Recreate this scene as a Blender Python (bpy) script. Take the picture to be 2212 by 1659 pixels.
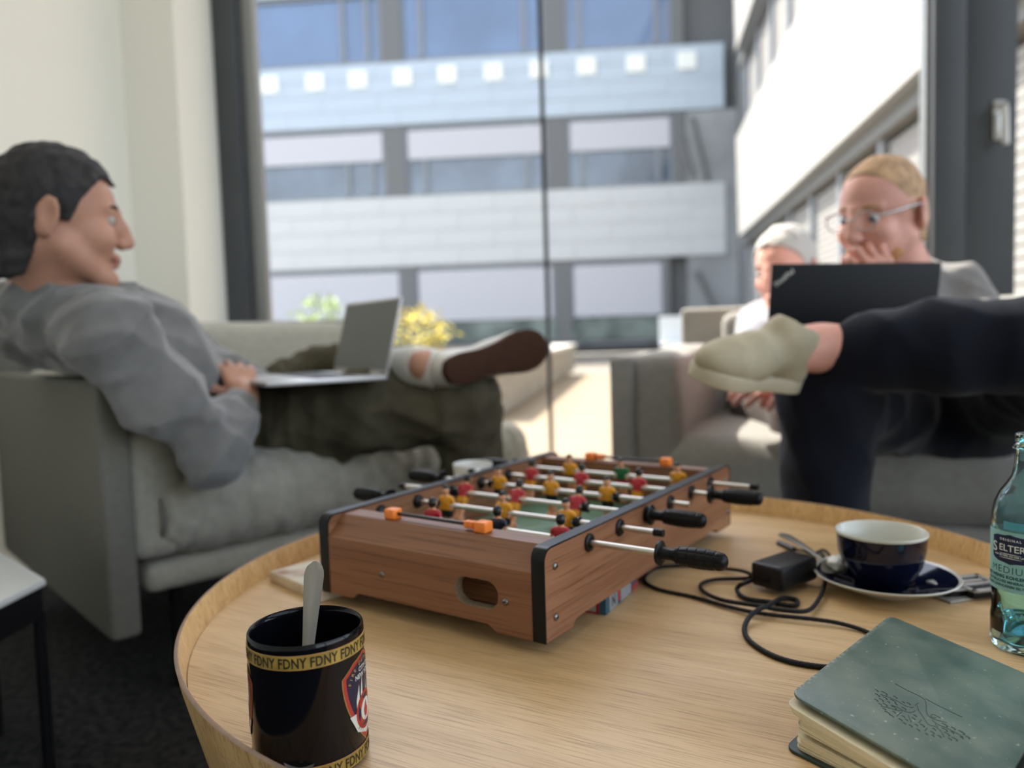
import bpy, bmesh, math, random
import numpy as np
from mathutils import Vector, Matrix
from math import pi, sin, cos, radians as rad
random.seed(7); rng = np.random.default_rng(7)
for o in list(bpy.data.objects): bpy.data.objects.remove(o)
S = bpy.context.scene
COL = S.collection

# ------------------------------------------------------------------ camera
FPX, CX, CY = 1690.0, 1106.0, 829.5
PITCH, ROLL, CAMZ = 0.06769126, 0.03051968, 0.711
_F = Vector((0, cos(PITCH), -sin(PITCH))); _R = Vector((1, 0, 0)); _U = _R.cross(_F)
R2 = cos(ROLL)*_R - sin(ROLL)*_U; U2 = sin(ROLL)*_R + cos(ROLL)*_U
cam_d = bpy.data.cameras.new('camera'); cam = bpy.data.objects.new('camera', cam_d); COL.objects.link(cam)
cam_d.sensor_width = 36.0; cam_d.lens = FPX/2212*36.0; cam_d.clip_start = 0.02; cam_d.clip_end = 300
m = Matrix.Identity(4)
for i, a in enumerate((R2, U2, -_F)):
    for j in range(3): m[j][i] = a[j]
m.translation = (0, 0, CAMZ); cam.matrix_world = m
cam_d.dof.use_dof = True; cam_d.dof.focus_distance = 0.62; cam_d.dof.aperture_fstop = cam_d.lens/7.6
S.camera = cam
def P(px, py, Y):
    "world point seen at pixel (px,py) whose forward distance is Y"
    d = (px-CX)/FPX*R2 - (py-CY)/FPX*U2 + _F
    return Vector((0, 0, CAMZ)) + d*(Y/d.y)
def PZ(px, py, z):
    d = (px-CX)/FPX*R2 - (py-CY)/FPX*U2 + _F
    return Vector((0, 0, CAMZ)) + d*((z-CAMZ)/d.z)

# ------------------------------------------------------------------ world, sun, exposure
SUN_TO = Vector((-0.415, 0.455, 0.788)).normalized()
w = bpy.data.worlds.new('world'); S.world = w; w.use_nodes = True
nt = w.node_tree; nt.nodes.clear()
sky = nt.nodes.new('ShaderNodeTexSky'); sky.sky_type = 'NISHITA'; sky.sun_disc = False
sky.sun_elevation = math.asin(SUN_TO.z); sky.sun_rotation = math.atan2(SUN_TO.x, SUN_TO.y)
sky.air_density = 1.0; sky.dust_density = 1.5; sky.ozone_density = 1.0
bg = nt.nodes.new('ShaderNodeBackground'); bg.inputs[1].default_value = 0.60
wo = nt.nodes.new('ShaderNodeOutputWorld')
hs = nt.nodes.new('ShaderNodeHueSaturation'); hs.inputs['Saturation'].default_value = .48; nt.links.new(sky.outputs[0], hs.inputs['Color'])
nt.links.new(hs.outputs[0], bg.inputs[0]); nt.links.new(bg.outputs[0], wo.inputs[0])
sd = bpy.data.lights.new('sun', 'SUN'); sd.energy = 9.5; sd.angle = rad(0.6); sd.color = (1.0, 0.93, 0.82)
so = bpy.data.objects.new('sun', sd); COL.objects.link(so); so.rotation_euler = SUN_TO.to_track_quat('Z', 'Y').to_euler()
so.location = (-6, 5, 8)
S.view_settings.view_transform = 'Standard'; S.view_settings.look = 'None'
S.view_settings.gamma = 1.0; S.view_settings.use_curve_mapping = False
S.view_settings.exposure = 0.35

# ------------------------------------------------------------------ materials
def mat(name, col, rough=0.5, metal=0.0, spec=0.5, var=0.0, scale=20.0, bump=0.0, bscale=200.0, trans=0.0, emit=None, coat=0.0, ior=1.45, col2=None, stretch=None, sheen=0.0, det=3.0):
    M = bpy.data.materials.new(name); M.use_nodes = True
    n = M.node_tree.nodes; l = M.node_tree.links; b = n['Principled BSDF']
    c = (*col, 1) if len(col) == 3 else col
    b.inputs['Base Color'].default_value = c; b.inputs['Roughness'].default_value = rough
    b.inputs['Metallic'].default_value = metal; b.inputs['Specular IOR Level'].default_value = spec
    b.inputs['Transmission Weight'].default_value = trans; b.inputs['IOR'].default_value = ior
    b.inputs['Coat Weight'].default_value = coat; b.inputs['Sheen Weight'].default_value = sheen
    if emit: b.inputs['Emission Color'].default_value = (*emit[0], 1); b.inputs['Emission Strength'].default_value = emit[1]
    tc = n.new('ShaderNodeTexCoord'); mp = n.new('ShaderNodeMapping'); l.new(tc.outputs['Object'], mp.inputs[0])
    if stretch: mp.inputs['Scale'].default_value = stretch
    if var > 0 or col2:
        nz = n.new('ShaderNodeTexNoise'); nz.inputs['Scale'].default_value = scale; nz.inputs['Detail'].default_value = det
        l.new(mp.outputs[0], nz.inputs['Vector'])
        cr = n.new('ShaderNodeValToRGB'); l.new(nz.outputs['Fac'], cr.inputs[0])
        c2 = col2 or tuple(max(0, x*(1-var)) for x in col); c1 = col if col2 else tuple(min(1, x*(1+var)) for x in col)
        cr.color_ramp.elements[0].position = .35; cr.color_ramp.elements[1].position = .65
        cr.color_ramp.elements[0].color = (*c2, 1); cr.color_ramp.elements[1].color = (*c1, 1)
        l.new(cr.outputs[0], b.inputs['Base Color'])
    if bump > 0:
        nb = n.new('ShaderNodeTexNoise'); nb.inputs['Scale'].default_value = bscale; nb.inputs['Detail'].default_value = 2
        l.new(mp.outputs[0], nb.inputs['Vector'])
        bp = n.new('ShaderNodeBump'); bp.inputs['Strength'].default_value = bump; bp.inputs['Distance'].default_value = 0.001
        l.new(nb.outputs['Fac'], bp.inputs['Height']); l.new(bp.outputs[0], b.inputs['Normal'])
    return M
def wood(name, c1, c2, streak, rough=0.5, rot=0.0, axis='X', fine=300.0, wav=0.0, spec=0.4, bump=0.15, sx=0.03):
    """straight or wavy grain along one local axis; fine dark pores"""
    M = bpy.data.materials.new(name); M.use_nodes = True
    n = M.node_tree.nodes; l = M.node_tree.links; b = n['Principled BSDF']
    b.inputs['Roughness'].default_value = rough; b.inputs['Specular IOR Level'].default_value = spec
    tc = n.new('ShaderNodeTexCoord'); m0 = n.new('ShaderNodeMapping'); m0.inputs['Rotation'].default_value = (0, 0, rot)
    l.new(tc.outputs['Object'], m0.inputs[0])
    st = {'X': (sx, 1, 1), 'Y': (1, sx, 1), 'Z': (1, 1, sx)}[axis]
    m1 = n.new('ShaderNodeMapping'); m1.inputs['Scale'].default_value = st; l.new(m0.outputs[0], m1.inputs[0])
    a = n.new('ShaderNodeTexNoise'); a.inputs['Scale'].default_value = fine; a.inputs['Detail'].default_value = 2; l.new(m1.outputs[0], a.inputs['Vector'])
    g = n.new('ShaderNodeTexNoise'); g.inputs['Scale'].default_value = streak; g.inputs['Detail'].default_value = 4; g.inputs['Distortion'].default_value = wav
    l.new(m1.outputs[0], g.inputs['Vector'])
    r1 = n.new('ShaderNodeValToRGB'); l.new(g.outputs['Fac'], r1.inputs[0])
    r1.color_ramp.elements[0].position = .38; r1.color_ramp.elements[1].position = .62
    r1.color_ramp.elements[0].color = (*c2, 1); r1.color_ramp.elements[1].color = (*c1, 1)
    r2 = n.new('ShaderNodeValToRGB'); l.new(a.outputs['Fac'], r2.inputs[0])
    r2.color_ramp.elements[0].position = .36; r2.color_ramp.elements[1].position = .48
    r2.color_ramp.elements[0].color = (.62, .55, .48, 1); r2.color_ramp.elements[1].color = (1, 1, 1, 1)
    mx = n.new('ShaderNodeMix'); mx.data_type = 'RGBA'; mx.blend_type = 'MULTIPLY'; mx.inputs[0].default_value = .8
    l.new(r1.outputs[0], mx.inputs[6]); l.new(r2.outputs[0], mx.inputs[7]); l.new(mx.outputs[2], b.inputs['Base Color'])
    bp = n.new('ShaderNodeBump'); bp.inputs['Strength'].default_value = bump; bp.inputs['Distance'].default_value = 0.0006
    l.new(a.outputs['Fac'], bp.inputs['Height']); l.new(bp.outputs[0], b.inputs['Normal'])
    return M
def pane(name, tint=(1, 1, 1), refl=0.06):
    M = bpy.data.materials.new(name); M.use_nodes = True
    n = M.node_tree.nodes; l = M.node_tree.links; n.clear()
    t = n.new('ShaderNodeBsdfTransparent'); t.inputs[0].default_value = (*tint, 1)
    g = n.new('ShaderNodeBsdfGlossy'); g.inputs['Roughness'].default_value = .02
    f = n.new('ShaderNodeLayerWeight'); f.inputs[0].default_value = refl
    x = n.new('ShaderNodeMixShader'); o = n.new('ShaderNodeOutputMaterial')
    l.new(f.outputs['Fresnel'], x.inputs[0]); l.new(t.outputs[0], x.inputs[1]); l.new(g.outputs[0], x.inputs[2]); l.new(x.outputs[0], o.inputs[0])
    return M
# ------------------------------------------------------------------ mesh helpers
class MB:
    "collects geometry for ONE mesh object"
    def __init__(s): s.v = []; s.f = []; s.mi = []; s.mats = []; s.cur = 0
    def use(s, m):
        if m not in s.mats: s.mats.append(m)
        s.cur = s.mats.index(m); return s
    def add(s, vs, fs, M=None):
        b = len(s.v)
        for v in vs:
            v = Vector(v); s.v.append(M @ v if M is not None else v)
        for f in fs: s.f.append([i+b for i in f]); s.mi.append(s.cur)
        return s
    def box(s, lo, hi, M=None, bev=0.0, seg=2):
        if bev <= 0:
            x0, y0, z0 = lo; x1, y1, z1 = hi
            vs = [(x, y, z) for z in (z0, z1) for y in (y0, y1) for x in (x0, x1)]
            return s.add(vs, [(0, 2, 3, 1), (4, 5, 7, 6), (0, 1, 5, 4), (2, 6, 7, 3), (0, 4, 6, 2), (1, 3, 7, 5)], M)
        bm = bmesh.new(); bmesh.ops.create_cube(bm, size=1)
        c = [(lo[i]+hi[i])/2 for i in range(3)]; d = [hi[i]-lo[i] for i in range(3)]
        for v in bm.verts: v.co = Vector((c[0]+v.co.x*d[0], c[1]+v.co.y*d[1], c[2]+v.co.z*d[2]))
        bmesh.ops.bevel(bm, geom=bm.edges[:], offset=bev, segments=seg, profile=.5, affect='EDGES')
        return s.bm(bm, M)
    def bm(s, bm, M=None):
        bm.verts.index_update(); s.add([v.co.copy() for v in bm.verts], [[v.index for v in f.verts] for f in bm.faces], M); bm.free(); return s
    def prism(s, poly, z0, z1, M=None, bev=0.0):
        "polygon in xy extruded along z"
        n = len(poly)
        if bev > 0:
            bm = bmesh.new(); f = bm.faces.new([bm.verts.new((x, y, z0)) for x, y in poly])
            if f.normal.z > 0: pass
            r = bmesh.ops.extrude_face_region(bm, geom=[f])
            bmesh.ops.translate(bm, verts=[e for e in r['geom'] if isinstance(e, bmesh.types.BMVert)], vec=(0, 0, z1-z0))
            bmesh.ops.recalc_face_normals(bm, faces=bm.faces)
            es = [e for e in bm.edges if abs(e.verts[0].co.z-e.verts[1].co.z) < 1e-7]
            bmesh.ops.bevel(bm, geom=es, offset=bev, segments=2, profile=.5, affect='EDGES')
            return s.bm(bm, M)
        vs = [(x, y, z0) for x, y in poly]+[(x, y, z1) for x, y in poly]
        fs = [list(range(n))[::-1], [i+n for i in range(n)]]+[(i, (i+1) % n, (i+1) % n+n, i+n) for i in range(n)]
        return s.add(vs, fs, M)
    def lathe(s, prof, M=None, n=48, close=False):
        "profile of (r,z) turned about z"
        vs = []; fs = []
        for r, z in prof:
            for k in range(n): vs.append((r*cos(2*pi*k/n), r*sin(2*pi*k/n), z))
        m_ = len(prof)
        for i in range(m_-1 if not close else m_):
            j = (i+1) % m_
            for k in range(n):
                k2 = (k+1) % n; fs.append((i*n+k, i*n+k2, j*n+k2, j*n+k))
        if not close:
            pass
        return s.add(vs, fs, M)
    def tube(s, pts, r, n=10, caps=True, M=None, flat=1.0):
        pts = [Vector(p) for p in pts]; N = len(pts); rs = r if isinstance(r, (list, tuple)) else [r]*N
        up = None; vs = []; fs = []
        for i, p in enumerate(pts):
            t = (pts[min(i+1, N-1)]-pts[max(i-1, 0)]).normalized()
            if up is None:
                up = Vector((0, 0, 1)) if abs(t.z) < .9 else Vector((1, 0, 0))
            a = (up - t*up.dot(t)).normalized(); b = t.cross(a); up = a
            for k in range(n):
                q = 2*pi*k/n; vs.append(p+rs[i]*(cos(q)*a*flat+sin(q)*b))
        for i in range(N-1):
            for k in range(n): k2 = (k+1) % n; fs.append((i*n+k, i*n+k2, (i+1)*n+k2, (i+1)*n+k))
        if caps: fs.append(list(range(n))[::-1]); fs.append([(N-1)*n+k for k in range(n)])
        return s.add(vs, fs, M)
    def obj(s, name, m=None, parent=None, smooth=None, loc=None, label=None, kind=None):
        me = bpy.data.meshes.new(name); me.from_pydata([tuple(v) for v in s.v], [], s.f)
        for q in (s.mats or ([m] if m else [])): me.materials.append(q)
        if len(s.mats) > 1: me.polygons.foreach_set('material_index', s.mi)
        o = bpy.data.objects.new(name, me); COL.objects.link(o)
        fin(o, smooth); 
        if parent: o.parent = parent
        if loc is not None: o.location = loc
        if label: o['label'] = label
        if kind: o['kind'] = kind
        return o
def fin(o, smooth):
    me = o.data; me.update()
    if smooth is not None:
        me.polygons.foreach_set('use_smooth', [True]*len(me.polygons))
        if smooth < 179:
            try: me.set_sharp_from_angle(angle=rad(smooth))
            except Exception: pass
def thing(name, label, cat, loc=(0, 0, 0), rotz=0.0, group=None, M=None):
    o = bpy.data.objects.new(name, None); COL.objects.link(o); o.empty_display_size = .05
    if M is not None: o.matrix_world = M
    else: o.location = loc; o.rotation_euler = (0, 0, rotz)
    tag(o, label, cat, group); return o
def tag(o, label, cat, group=None, kind=None):
    if label: o['label'] = label
    if cat: o['category'] = cat
    if group: o['group'] = group
    if kind: o['kind'] = kind
    return o
def struct(o): o['kind'] = 'structure'; return o
def frame(o, x, z=Vector((0, 0, 1))):
    "matrix with origin o, local x along x, local z near z"
    x = Vector(x).normalized(); z = Vector(z); y = z.cross(x).normalized(); z = x.cross(y)
    M = Matrix.Identity(4)
    for i, a in enumerate((x, y, z)):
        for j in range(3): M[j][i] = a[j]
    M.translation = Vector(o); return M
T = Matrix.Translation
def RX(a): return Matrix.Rotation(a, 4, 'X')
def RY(a): return Matrix.Rotation(a, 4, 'Y')
def RZ(a): return Matrix.Rotation(a, 4, 'Z')
def catmull(pts, sub=8):
    pts = [Vector(p) for p in pts]; out = []
    for i in range(len(pts)-1):
        p0 = pts[max(i-1, 0)]; p1 = pts[i]; p2 = pts[i+1]; p3 = pts[min(i+2, len(pts)-1)]
        for k in range(sub):
            t = k/sub
            out.append(.5*((2*p1)+(p2-p0)*t+(2*p0-5*p1+4*p2-p3)*t*t+(3*p1-p0-3*p2+p3)*t**3))
    out.append(pts[-1]); return out
def text_geo(txt, size, space=1.0, bold=0.0, align='CENTER'):
    c = bpy.data.curves.new('t', 'FONT'); c.body = txt; c.size = size; c.align_x = align; c.space_character = space; c.offset = bold
    c.resolution_u = 3
    o = bpy.data.objects.new('t', c); COL.objects.link(o)
    bpy.context.view_layer.update()
    me = o.evaluated_get(bpy.context.evaluated_depsgraph_get()).to_mesh()
    vs = [v.co.copy() for v in me.vertices]; fs = [list(p.vertices) for p in me.polygons]
    bpy.data.objects.remove(o); bpy.data.curves.remove(c)
    return vs, fs
def rrect(w, h, r, n=5, cx=0, cy=0):
    out = []
    for qx, qy, a0 in ((1, 1, 0), (-1, 1, pi/2), (-1, -1, pi), (1, -1, 1.5*pi)):
        for k in range(n+1):
            a = a0+pi/2*k/n; out.append((cx+qx*(w/2-r)+r*cos(a), cy+qy*(h/2-r)+r*sin(a)))
    return out
# ------------------------------------------------------------------ signed-distance sculpting (one continuous surface)
class SDF:
    def __init__(s, lo, hi, vox):
        s.lo = np.array(lo, float); s.vox = vox
        s.n = np.ceil((np.array(hi, float)-s.lo)/vox).astype(int)+1
        s.g = np.full(s.n, 1.0, np.float32)
    def _sub(s, lo, hi):
        i0 = np.clip(np.floor((np.array(lo)-s.lo)/s.vox).astype(int), 0, s.n-1)
        i1 = np.clip(np.ceil((np.array(hi)-s.lo)/s.vox).astype(int)+1, 1, s.n)
        if np.any(i1 <= i0): return None, None
        ax = [s.lo[k]+s.vox*np.arange(i0[k], i1[k]) for k in range(3)]
        sl = tuple(slice(i0[k], i1[k]) for k in range(3))
        X, Y, Z = np.meshgrid(*ax, indexing='ij'); return sl, (X, Y, Z)
    def _put(s, sl, d, k, sub=False):
        g = s.g[sl]; d = d.astype(np.float32)
        if sub:
            h = np.clip(.5-.5*(g+d)/k, 0, 1); s.g[sl] = g*(1-h)+(-d)*h+k*h*(1-h)
        else:
            h = np.clip(.5+.5*(g-d)/k, 0, 1); s.g[sl] = g*(1-h)+d*h-k*h*(1-h)
    def cap(s, a, b, ra, rb=None, k=.02, sub=False):
        rb = ra if rb is None else rb; a = np.array(a, float); b = np.array(b, float); pad = max(ra, rb)+k+3*s.vox
        sl, G = s._sub(np.minimum(a, b)-pad, np.maximum(a, b)+pad)
        if sl is None: return s
        ba = b-a; L = max(ba@ba, 1e-12)
        px, py, pz = G[0]-a[0], G[1]-a[1], G[2]-a[2]
        t = np.clip((px*ba[0]+py*ba[1]+pz*ba[2])/L, 0, 1)
        d = np.sqrt((px-t*ba[0])**2+(py-t*ba[1])**2+(pz-t*ba[2])**2)-(ra+(rb-ra)*t)
        s._put(sl, d, k, sub); return s
    def chain(s, pts, rs, k=.02):
        for i in range(len(pts)-1): s.cap(pts[i], pts[i+1], rs[i], rs[i+1], k)
        return s
    def ell(s, M, r, k=.02, sub=False):
        "ellipsoid with frame matrix M and radii r"
        c = np.array(M.translation); R = np.array(M.to_3x3()); r = np.array(r, float); pad = r.max()+k+3*s.vox
        sl, G = s._sub(c-pad, c+pad)
        if sl is None: return s
        q = [(G[0]-c[0])*R[0, j]+(G[1]-c[1])*R[1, j]+(G[2]-c[2])*R[2, j] for j in range(3)]
        k0 = np.sqrt(sum((q[j]/r[j])**2 for j in range(3))); k1 = np.sqrt(sum((q[j]/r[j]**2)**2 for j in range(3)))+1e-9
        s._put(sl, k0*(k0-1)/k1, k, sub); return s
    def rbox(s, M, h, r, k=.01, sub=False):
        c = np.array(M.translation); R = np.array(M.to_3x3()); h = np.array(h, float); pad = np.linalg.norm(h)+k+3*s.vox
        sl, G = s._sub(c-pad, c+pad)
        if sl is None: return s
        q = [np.abs((G[0]-c[0])*R[0, j]+(G[1]-c[1])*R[1, j]+(G[2]-c[2])*R[2, j])-(h[j]-r) for j in range(3)]
        d = np.sqrt(sum(np.maximum(a, 0)**2 for a in q))+np.minimum(np.maximum(np.maximum(q[0], q[1]), q[2]), 0)-r
        s._put(sl, d, k, sub); return s
    def clip(s, p, n, k=.004):
        "remove the half space on the +n side of p"
        n = np.array(Vector(n).normalized()); p = np.array(p, float)
        _, G = s._sub(s.lo, s.lo+s.vox*s.n)
        d = (G[0]-p[0])*n[0]+(G[1]-p[1])*n[1]+(G[2]-p[2])*n[2]
        s.g = np.maximum(s.g, d[:s.n[0], :s.n[1], :s.n[2]].astype(np.float32)); return s
    def wrinkle(s, amp, freq, seed=1, dirs=None, ridge=False):
        r = np.random.default_rng(seed)
        band = np.abs(s.g) < amp*3+2*s.vox; idx = np.argwhere(band); p = s.lo+idx*s.vox
        v = np.zeros(len(p))
        for i in range(7):
            a = r.normal(size=3) if dirs is None else np.array(dirs[i % len(dirs)])+r.normal(size=3)*.25
            a = a/np.linalg.norm(a)*freq*(.6+.9*r.random())
            b = r.normal(size=3); b = b/np.linalg.norm(b)*freq*.4
            q_ = np.sin(p@a+2.0*np.sin(p@b+r.random()*6)+r.random()*6)
            v += (1.6*np.abs(q_)**.75-1.0 if ridge == 2 else 1-2*np.abs(q_)) if ridge else q_
        s.g[band] += (amp*v/3.2).astype(np.float32); return s
    def mesh(s, name, mats, parent=None, pick=None, loc=None, smooth=180):
        f = s.g; ins = f < 0; c = ins[:-1, :-1, :-1].astype(np.int8)
        nx, ny, nz = [k-1 for k in f.shape]
        acc = np.zeros((nx, ny, nz), np.int8)
        for dx in (0, 1):
            for dy in (0, 1):
                for dz in (0, 1): acc += ins[dx:dx+nx, dy:dy+ny, dz:dz+nz]
        act = (acc > 0) & (acc < 8); ids = np.full(act.shape, -1, np.int64); A = np.argwhere(act); ids[act] = np.arange(len(A))
        pos = np.zeros((len(A), 3)); cnt = np.zeros(len(A))
        cor = [(a, b, c_) for a in (0, 1) for b in (0, 1) for c_ in (0, 1)]
        val = {q: f[A[:, 0]+q[0], A[:, 1]+q[1], A[:, 2]+q[2]] for q in cor}
        for q in cor:
            for ax in range(3):
                if q[ax] == 0:
                    q2 = list(q); q2[ax] = 1; q2 = tuple(q2); v0, v1 = val[q], val[q2]; mk = (v0 < 0) != (v1 < 0)
                    t = np.where(mk, v0/np.where(mk, v0-v1, 1), 0)
                    e = np.array(q, float)[None]+np.zeros((len(A), 3)); e[:, ax] += t
                    pos[mk] += e[mk]; cnt[mk] += 1
        pos = s.lo+s.vox*(A+pos/cnt[:, None])
        faces = []
        for ax in range(3):
            o1, o2 = [(1, 2), (2, 0), (0, 1)][ax]
            sh = [slice(None)]*3; sh2 = [slice(None)]*3; sh[ax] = slice(0, -1); sh2[ax] = slice(1, None)
            a, b = ins[tuple(sh)], ins[tuple(sh2)]
            E = np.argwhere(a != b); E = E[(E[:, o1] > 0) & (E[:, o2] > 0) & (E[:, o1] < f.shape[o1]-1) & (E[:, o2] < f.shape[o2]-1)]
            q = []
            for d1, d2 in ((0, 0), (-1, 0), (-1, -1), (0, -1)):
                c_ = E.copy(); c_[:, o1] += d1; c_[:, o2] += d2; q.append(ids[c_[:, 0], c_[:, 1], c_[:, 2]])
            q = np.stack(q, 1); fl = a[E[:, 0], E[:, 1], E[:, 2]]; q[~fl] = q[~fl][:, ::-1]; faces.append(q)
        F = np.concatenate(faces); F = F[(F >= 0).all(1)]
        me = bpy.data.meshes.new(name); me.vertices.add(len(pos)); me.vertices.foreach_set('co', pos.astype(np.float32).ravel())
        me.loops.add(F.size); me.loops.foreach_set('vertex_index', F.astype(np.int32).ravel())
        me.polygons.add(len(F)); me.polygons.foreach_set('loop_start', np.arange(0, F.size, 4, dtype=np.int32))
        me.update(calc_edges=True); me.validate()
        for q in mats: me.materials.append(q)
        if pick is not None:
            me.polygons.foreach_set('material_index', pick(pos[F].mean(1)).astype(np.int32))
        o = bpy.data.objects.new(name, me); COL.objects.link(o); fin(o, smooth)
        if parent: o.parent = parent
        if loc is not None: o.location = loc
        return o
# ================================================================== SETTING: room
wall_m = mat('wall_paint', (.80, .785, .70), .9, bump=.05, bscale=400)
reveal_m = wall_m
ceil_m = mat('ceiling_paint', (.85, .85, .83), .9)
frame_m = mat('anthracite_frame', (.060, .066, .072), .45, var=.05, scale=5)
trim_m = mat('aluminium_trim', (.30, .31, .31), .4, metal=.6)
carpet_m = mat('dark_carpet', (.030, .030, .030), .98, var=.55, scale=60, bump=1.0, bscale=260, spec=.1)
glass_m = pane('window_glass')
ALP = rad(8.0)                                   # the room is turned eight degrees against the view
RM = RZ(-ALP)                                    # local x = u (to the right), local y = v (towards the window)
UL, VW, ZC = -1.88, 3.20, 4.30
b = MB(); b.box((-2.6, -3.2, -.12), (3.0, VW, 0), RM); struct(b.obj('floor', carpet_m))
b = MB(); b.box((-2.6, -3.2, ZC), (3.0, VW+.25, ZC+.2), RM); struct(b.obj('ceiling', ceil_m))
b = MB(); b.box((UL-.2, -3.2, 0), (UL, 2.86, ZC), RM); struct(b.obj('wall_left', wall_m))
b = MB(); b.box((UL-.2, 2.86, 0), (-1.66, VW+.05, ZC), RM); struct(b.obj('wall_left_pier', reveal_m))
b = MB(); b.box((-2.6, -3.4, 0), (3.0, -3.2, ZC), RM); struct(b.obj('wall_back', wall_m))
b = MB(); b.box((-1.66, VW, ZC-.02), (1.33, VW+.25, ZC+.45), RM); struct(b.obj('wall_front', frame_m))
# window wall: tall panes between anthracite posts
def post(u0, u1, v0=VW-.05, v1=VW+.06, name='trim_1', m_=None, z1=ZC):
    q = MB(); q.box((u0, v0, 0), (u1, v1, z1), RM, bev=.004); return struct(q.obj(name, m_ or frame_m, smooth=30))
post(-1.66, -1.565, name='trim_1'); post(-1.565, -1.50, VW+.0, VW+.05, 'trim_2', trim_m)
g = MB(); g.box((-1.50, VW+.01, .06), (-.302, VW+.03, ZC-.02), RM); struct(g.obj('window_1', glass_m))
g = MB(); g.box((-.286, VW+.01, .06), (1.15, VW+.03, ZC-.02), RM); struct(g.obj('window_2', glass_m))
g = MB(); g.box((-.302, VW+.005, .06), (-.286, VW+.035, ZC-.02), RM); struct(g.obj('trim_3', mat('glass_joint', (.03, .032, .035), .5)))
g = MB(); g.box((-1.66, VW-.02, 0), (1.33, VW+.06, .06), RM); struct(g.obj('trim_4', frame_m))
post(1.15, 1.165, VW-.01, VW+.05, 'trim_5', trim_m); post(1.165, 1.28, name='trim_6')
# dark balcony door leaf with its handle; bright pane beyond
d = MB()
d.box((1.28, VW-.035, .02), (1.46, VW+.045, ZC-.02), RM, bev=.006)
d.box((2.10, VW-.035, .02), (2.25, VW+.045, ZC-.02), RM, bev=.006)
d.box((1.46, VW-.035, .02), (2.10, VW+.045, .16), RM); d.box((1.46, VW-.035, ZC-.16), (2.10, VW+.045, ZC-.02), RM)
door = struct(d.obj('door_1', frame_m, smooth=30))
g = MB(); g.box((1.46, VW, .16), (2.10, VW+.02, ZC-.16), RM); g.obj('pane', glass_m, door)
h = MB(); hp = P(2152, 245, 3.0)-Vector((0, 0, CAMZ)); q1_ = RM.inverted() @ hp; hl = q1_*((VW-.035)/q1_.y); hl.z += CAMZ; hz = hl.z; hu = hl.x; yv = VW-.035
h.box((hu-.012, yv-.014, hz-.10), (hu+.020, yv, hz+.045), RM, bev=.004)
h.tube([RM @ Vector((hu+.004, yv-.01, hz+.02)), RM @ Vector((hu+.004, yv-.055, hz+.02)), RM @ Vector((hu+.004, yv-.06, hz+.0)), RM @ Vector((hu+.008, yv-.058, hz-.125))], [.011, .011, .013, .013], 12)
h.tube([RM @ Vector((hu+.004, yv-.05, hz+.012)), RM @ Vector((hu-.035, yv-.055, hz-.012))], [.010, .007], 10)
h.obj('door_handle', mat('brushed_handle', (.62, .61, .58), .35, metal=.6), door, smooth=50)
post(2.25, 2.42, name='trim_7')
# right hand side of the room is glazed as well (outside the frame)
for k, (v0, v1) in enumerate(((-3.1, -1.1), (-1.0, 1.0), (1.1, 3.1))):
    g = MB(); g.box((2.40, v0, .06), (2.42, v1, ZC-.05), RM); struct(g.obj('window_%d' % (k+3), glass_m))
    q = MB(); q.box((2.37, v1, 0), (2.45, v1+.1, ZC), RM); struct(q.obj('trim_%d' % (k+8), frame_m))
# unseen glowing ceiling panels, added as fill light to brighten the interior
fill_glow_m = mat('fill_panel_glow', (.9, .9, .9), .5, emit=((1, .95, .88), 5.0))
for k, (u, v) in enumerate(((-1.0, .2), (.9, .0), (-.2, -1.6), (-1.0, 2.0))):
    t_ = thing('added_fill_panel', ['added square ceiling fill light above the round coffee table', 'added square ceiling fill light above the right sofa', 'added square ceiling fill light behind the camera', 'added square ceiling fill light above the left lounge seat near the window'][k], 'lamp', M=RM @ T((u, v, ZC-.03)), group='added ceiling fill lights')
    q = MB(); q.box((-.32, -.32, -.005), (.32, -.30, .03)); q.box((-.32, .30, -.005), (.32, .32, .03)); q.box((-.32, -.30, -.005), (-.30, .30, .03)); q.box((.30, -.30, -.005), (.32, .30, .03)); q.obj('frame', trim_m, t_)
    q = MB(); q.box((-.30, -.30, 0), (.30, .30, .028)); q.obj('diffuser', fill_glow_m, t_)

# ================================================================== OUTSIDE
deck_m = mat('sunlit_deck', (.265, .205, .135), .8, var=.10, scale=3)
deck2_m = mat('deck_joint', (.10, .08, .06), .9)
pave_m = mat('pale_paving', (.21, .185, .15), .85, var=.10, scale=1.5)
b = MB(); b.box((-40, VW+.07, -.30), (30, 60, -.06), RM); struct(b.obj('ground', pave_m))
deck = thing('terrace_deck', 'sunlit tan plank terrace deck outside the window', 'deck', M=RM @ T((0, VW+.08, -.06)))
q = MB(); q.box((-7.0, 0, 0), (2.6, 9.0, .03)); q.obj('joists', deck2_m, deck)
pl = MB(); pl.box((-7.0, 0, 0), (2.6, .142, .028), bev=.004); p0 = pl.obj('plank', deck_m, deck); p0.location = (0, 0, .03)
for k in range(1, 60):
    p1 = p0.copy(); COL.objects.link(p1); p1.parent = deck; p1.location = (0, .15*k, .03+.002*random.random())
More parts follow.
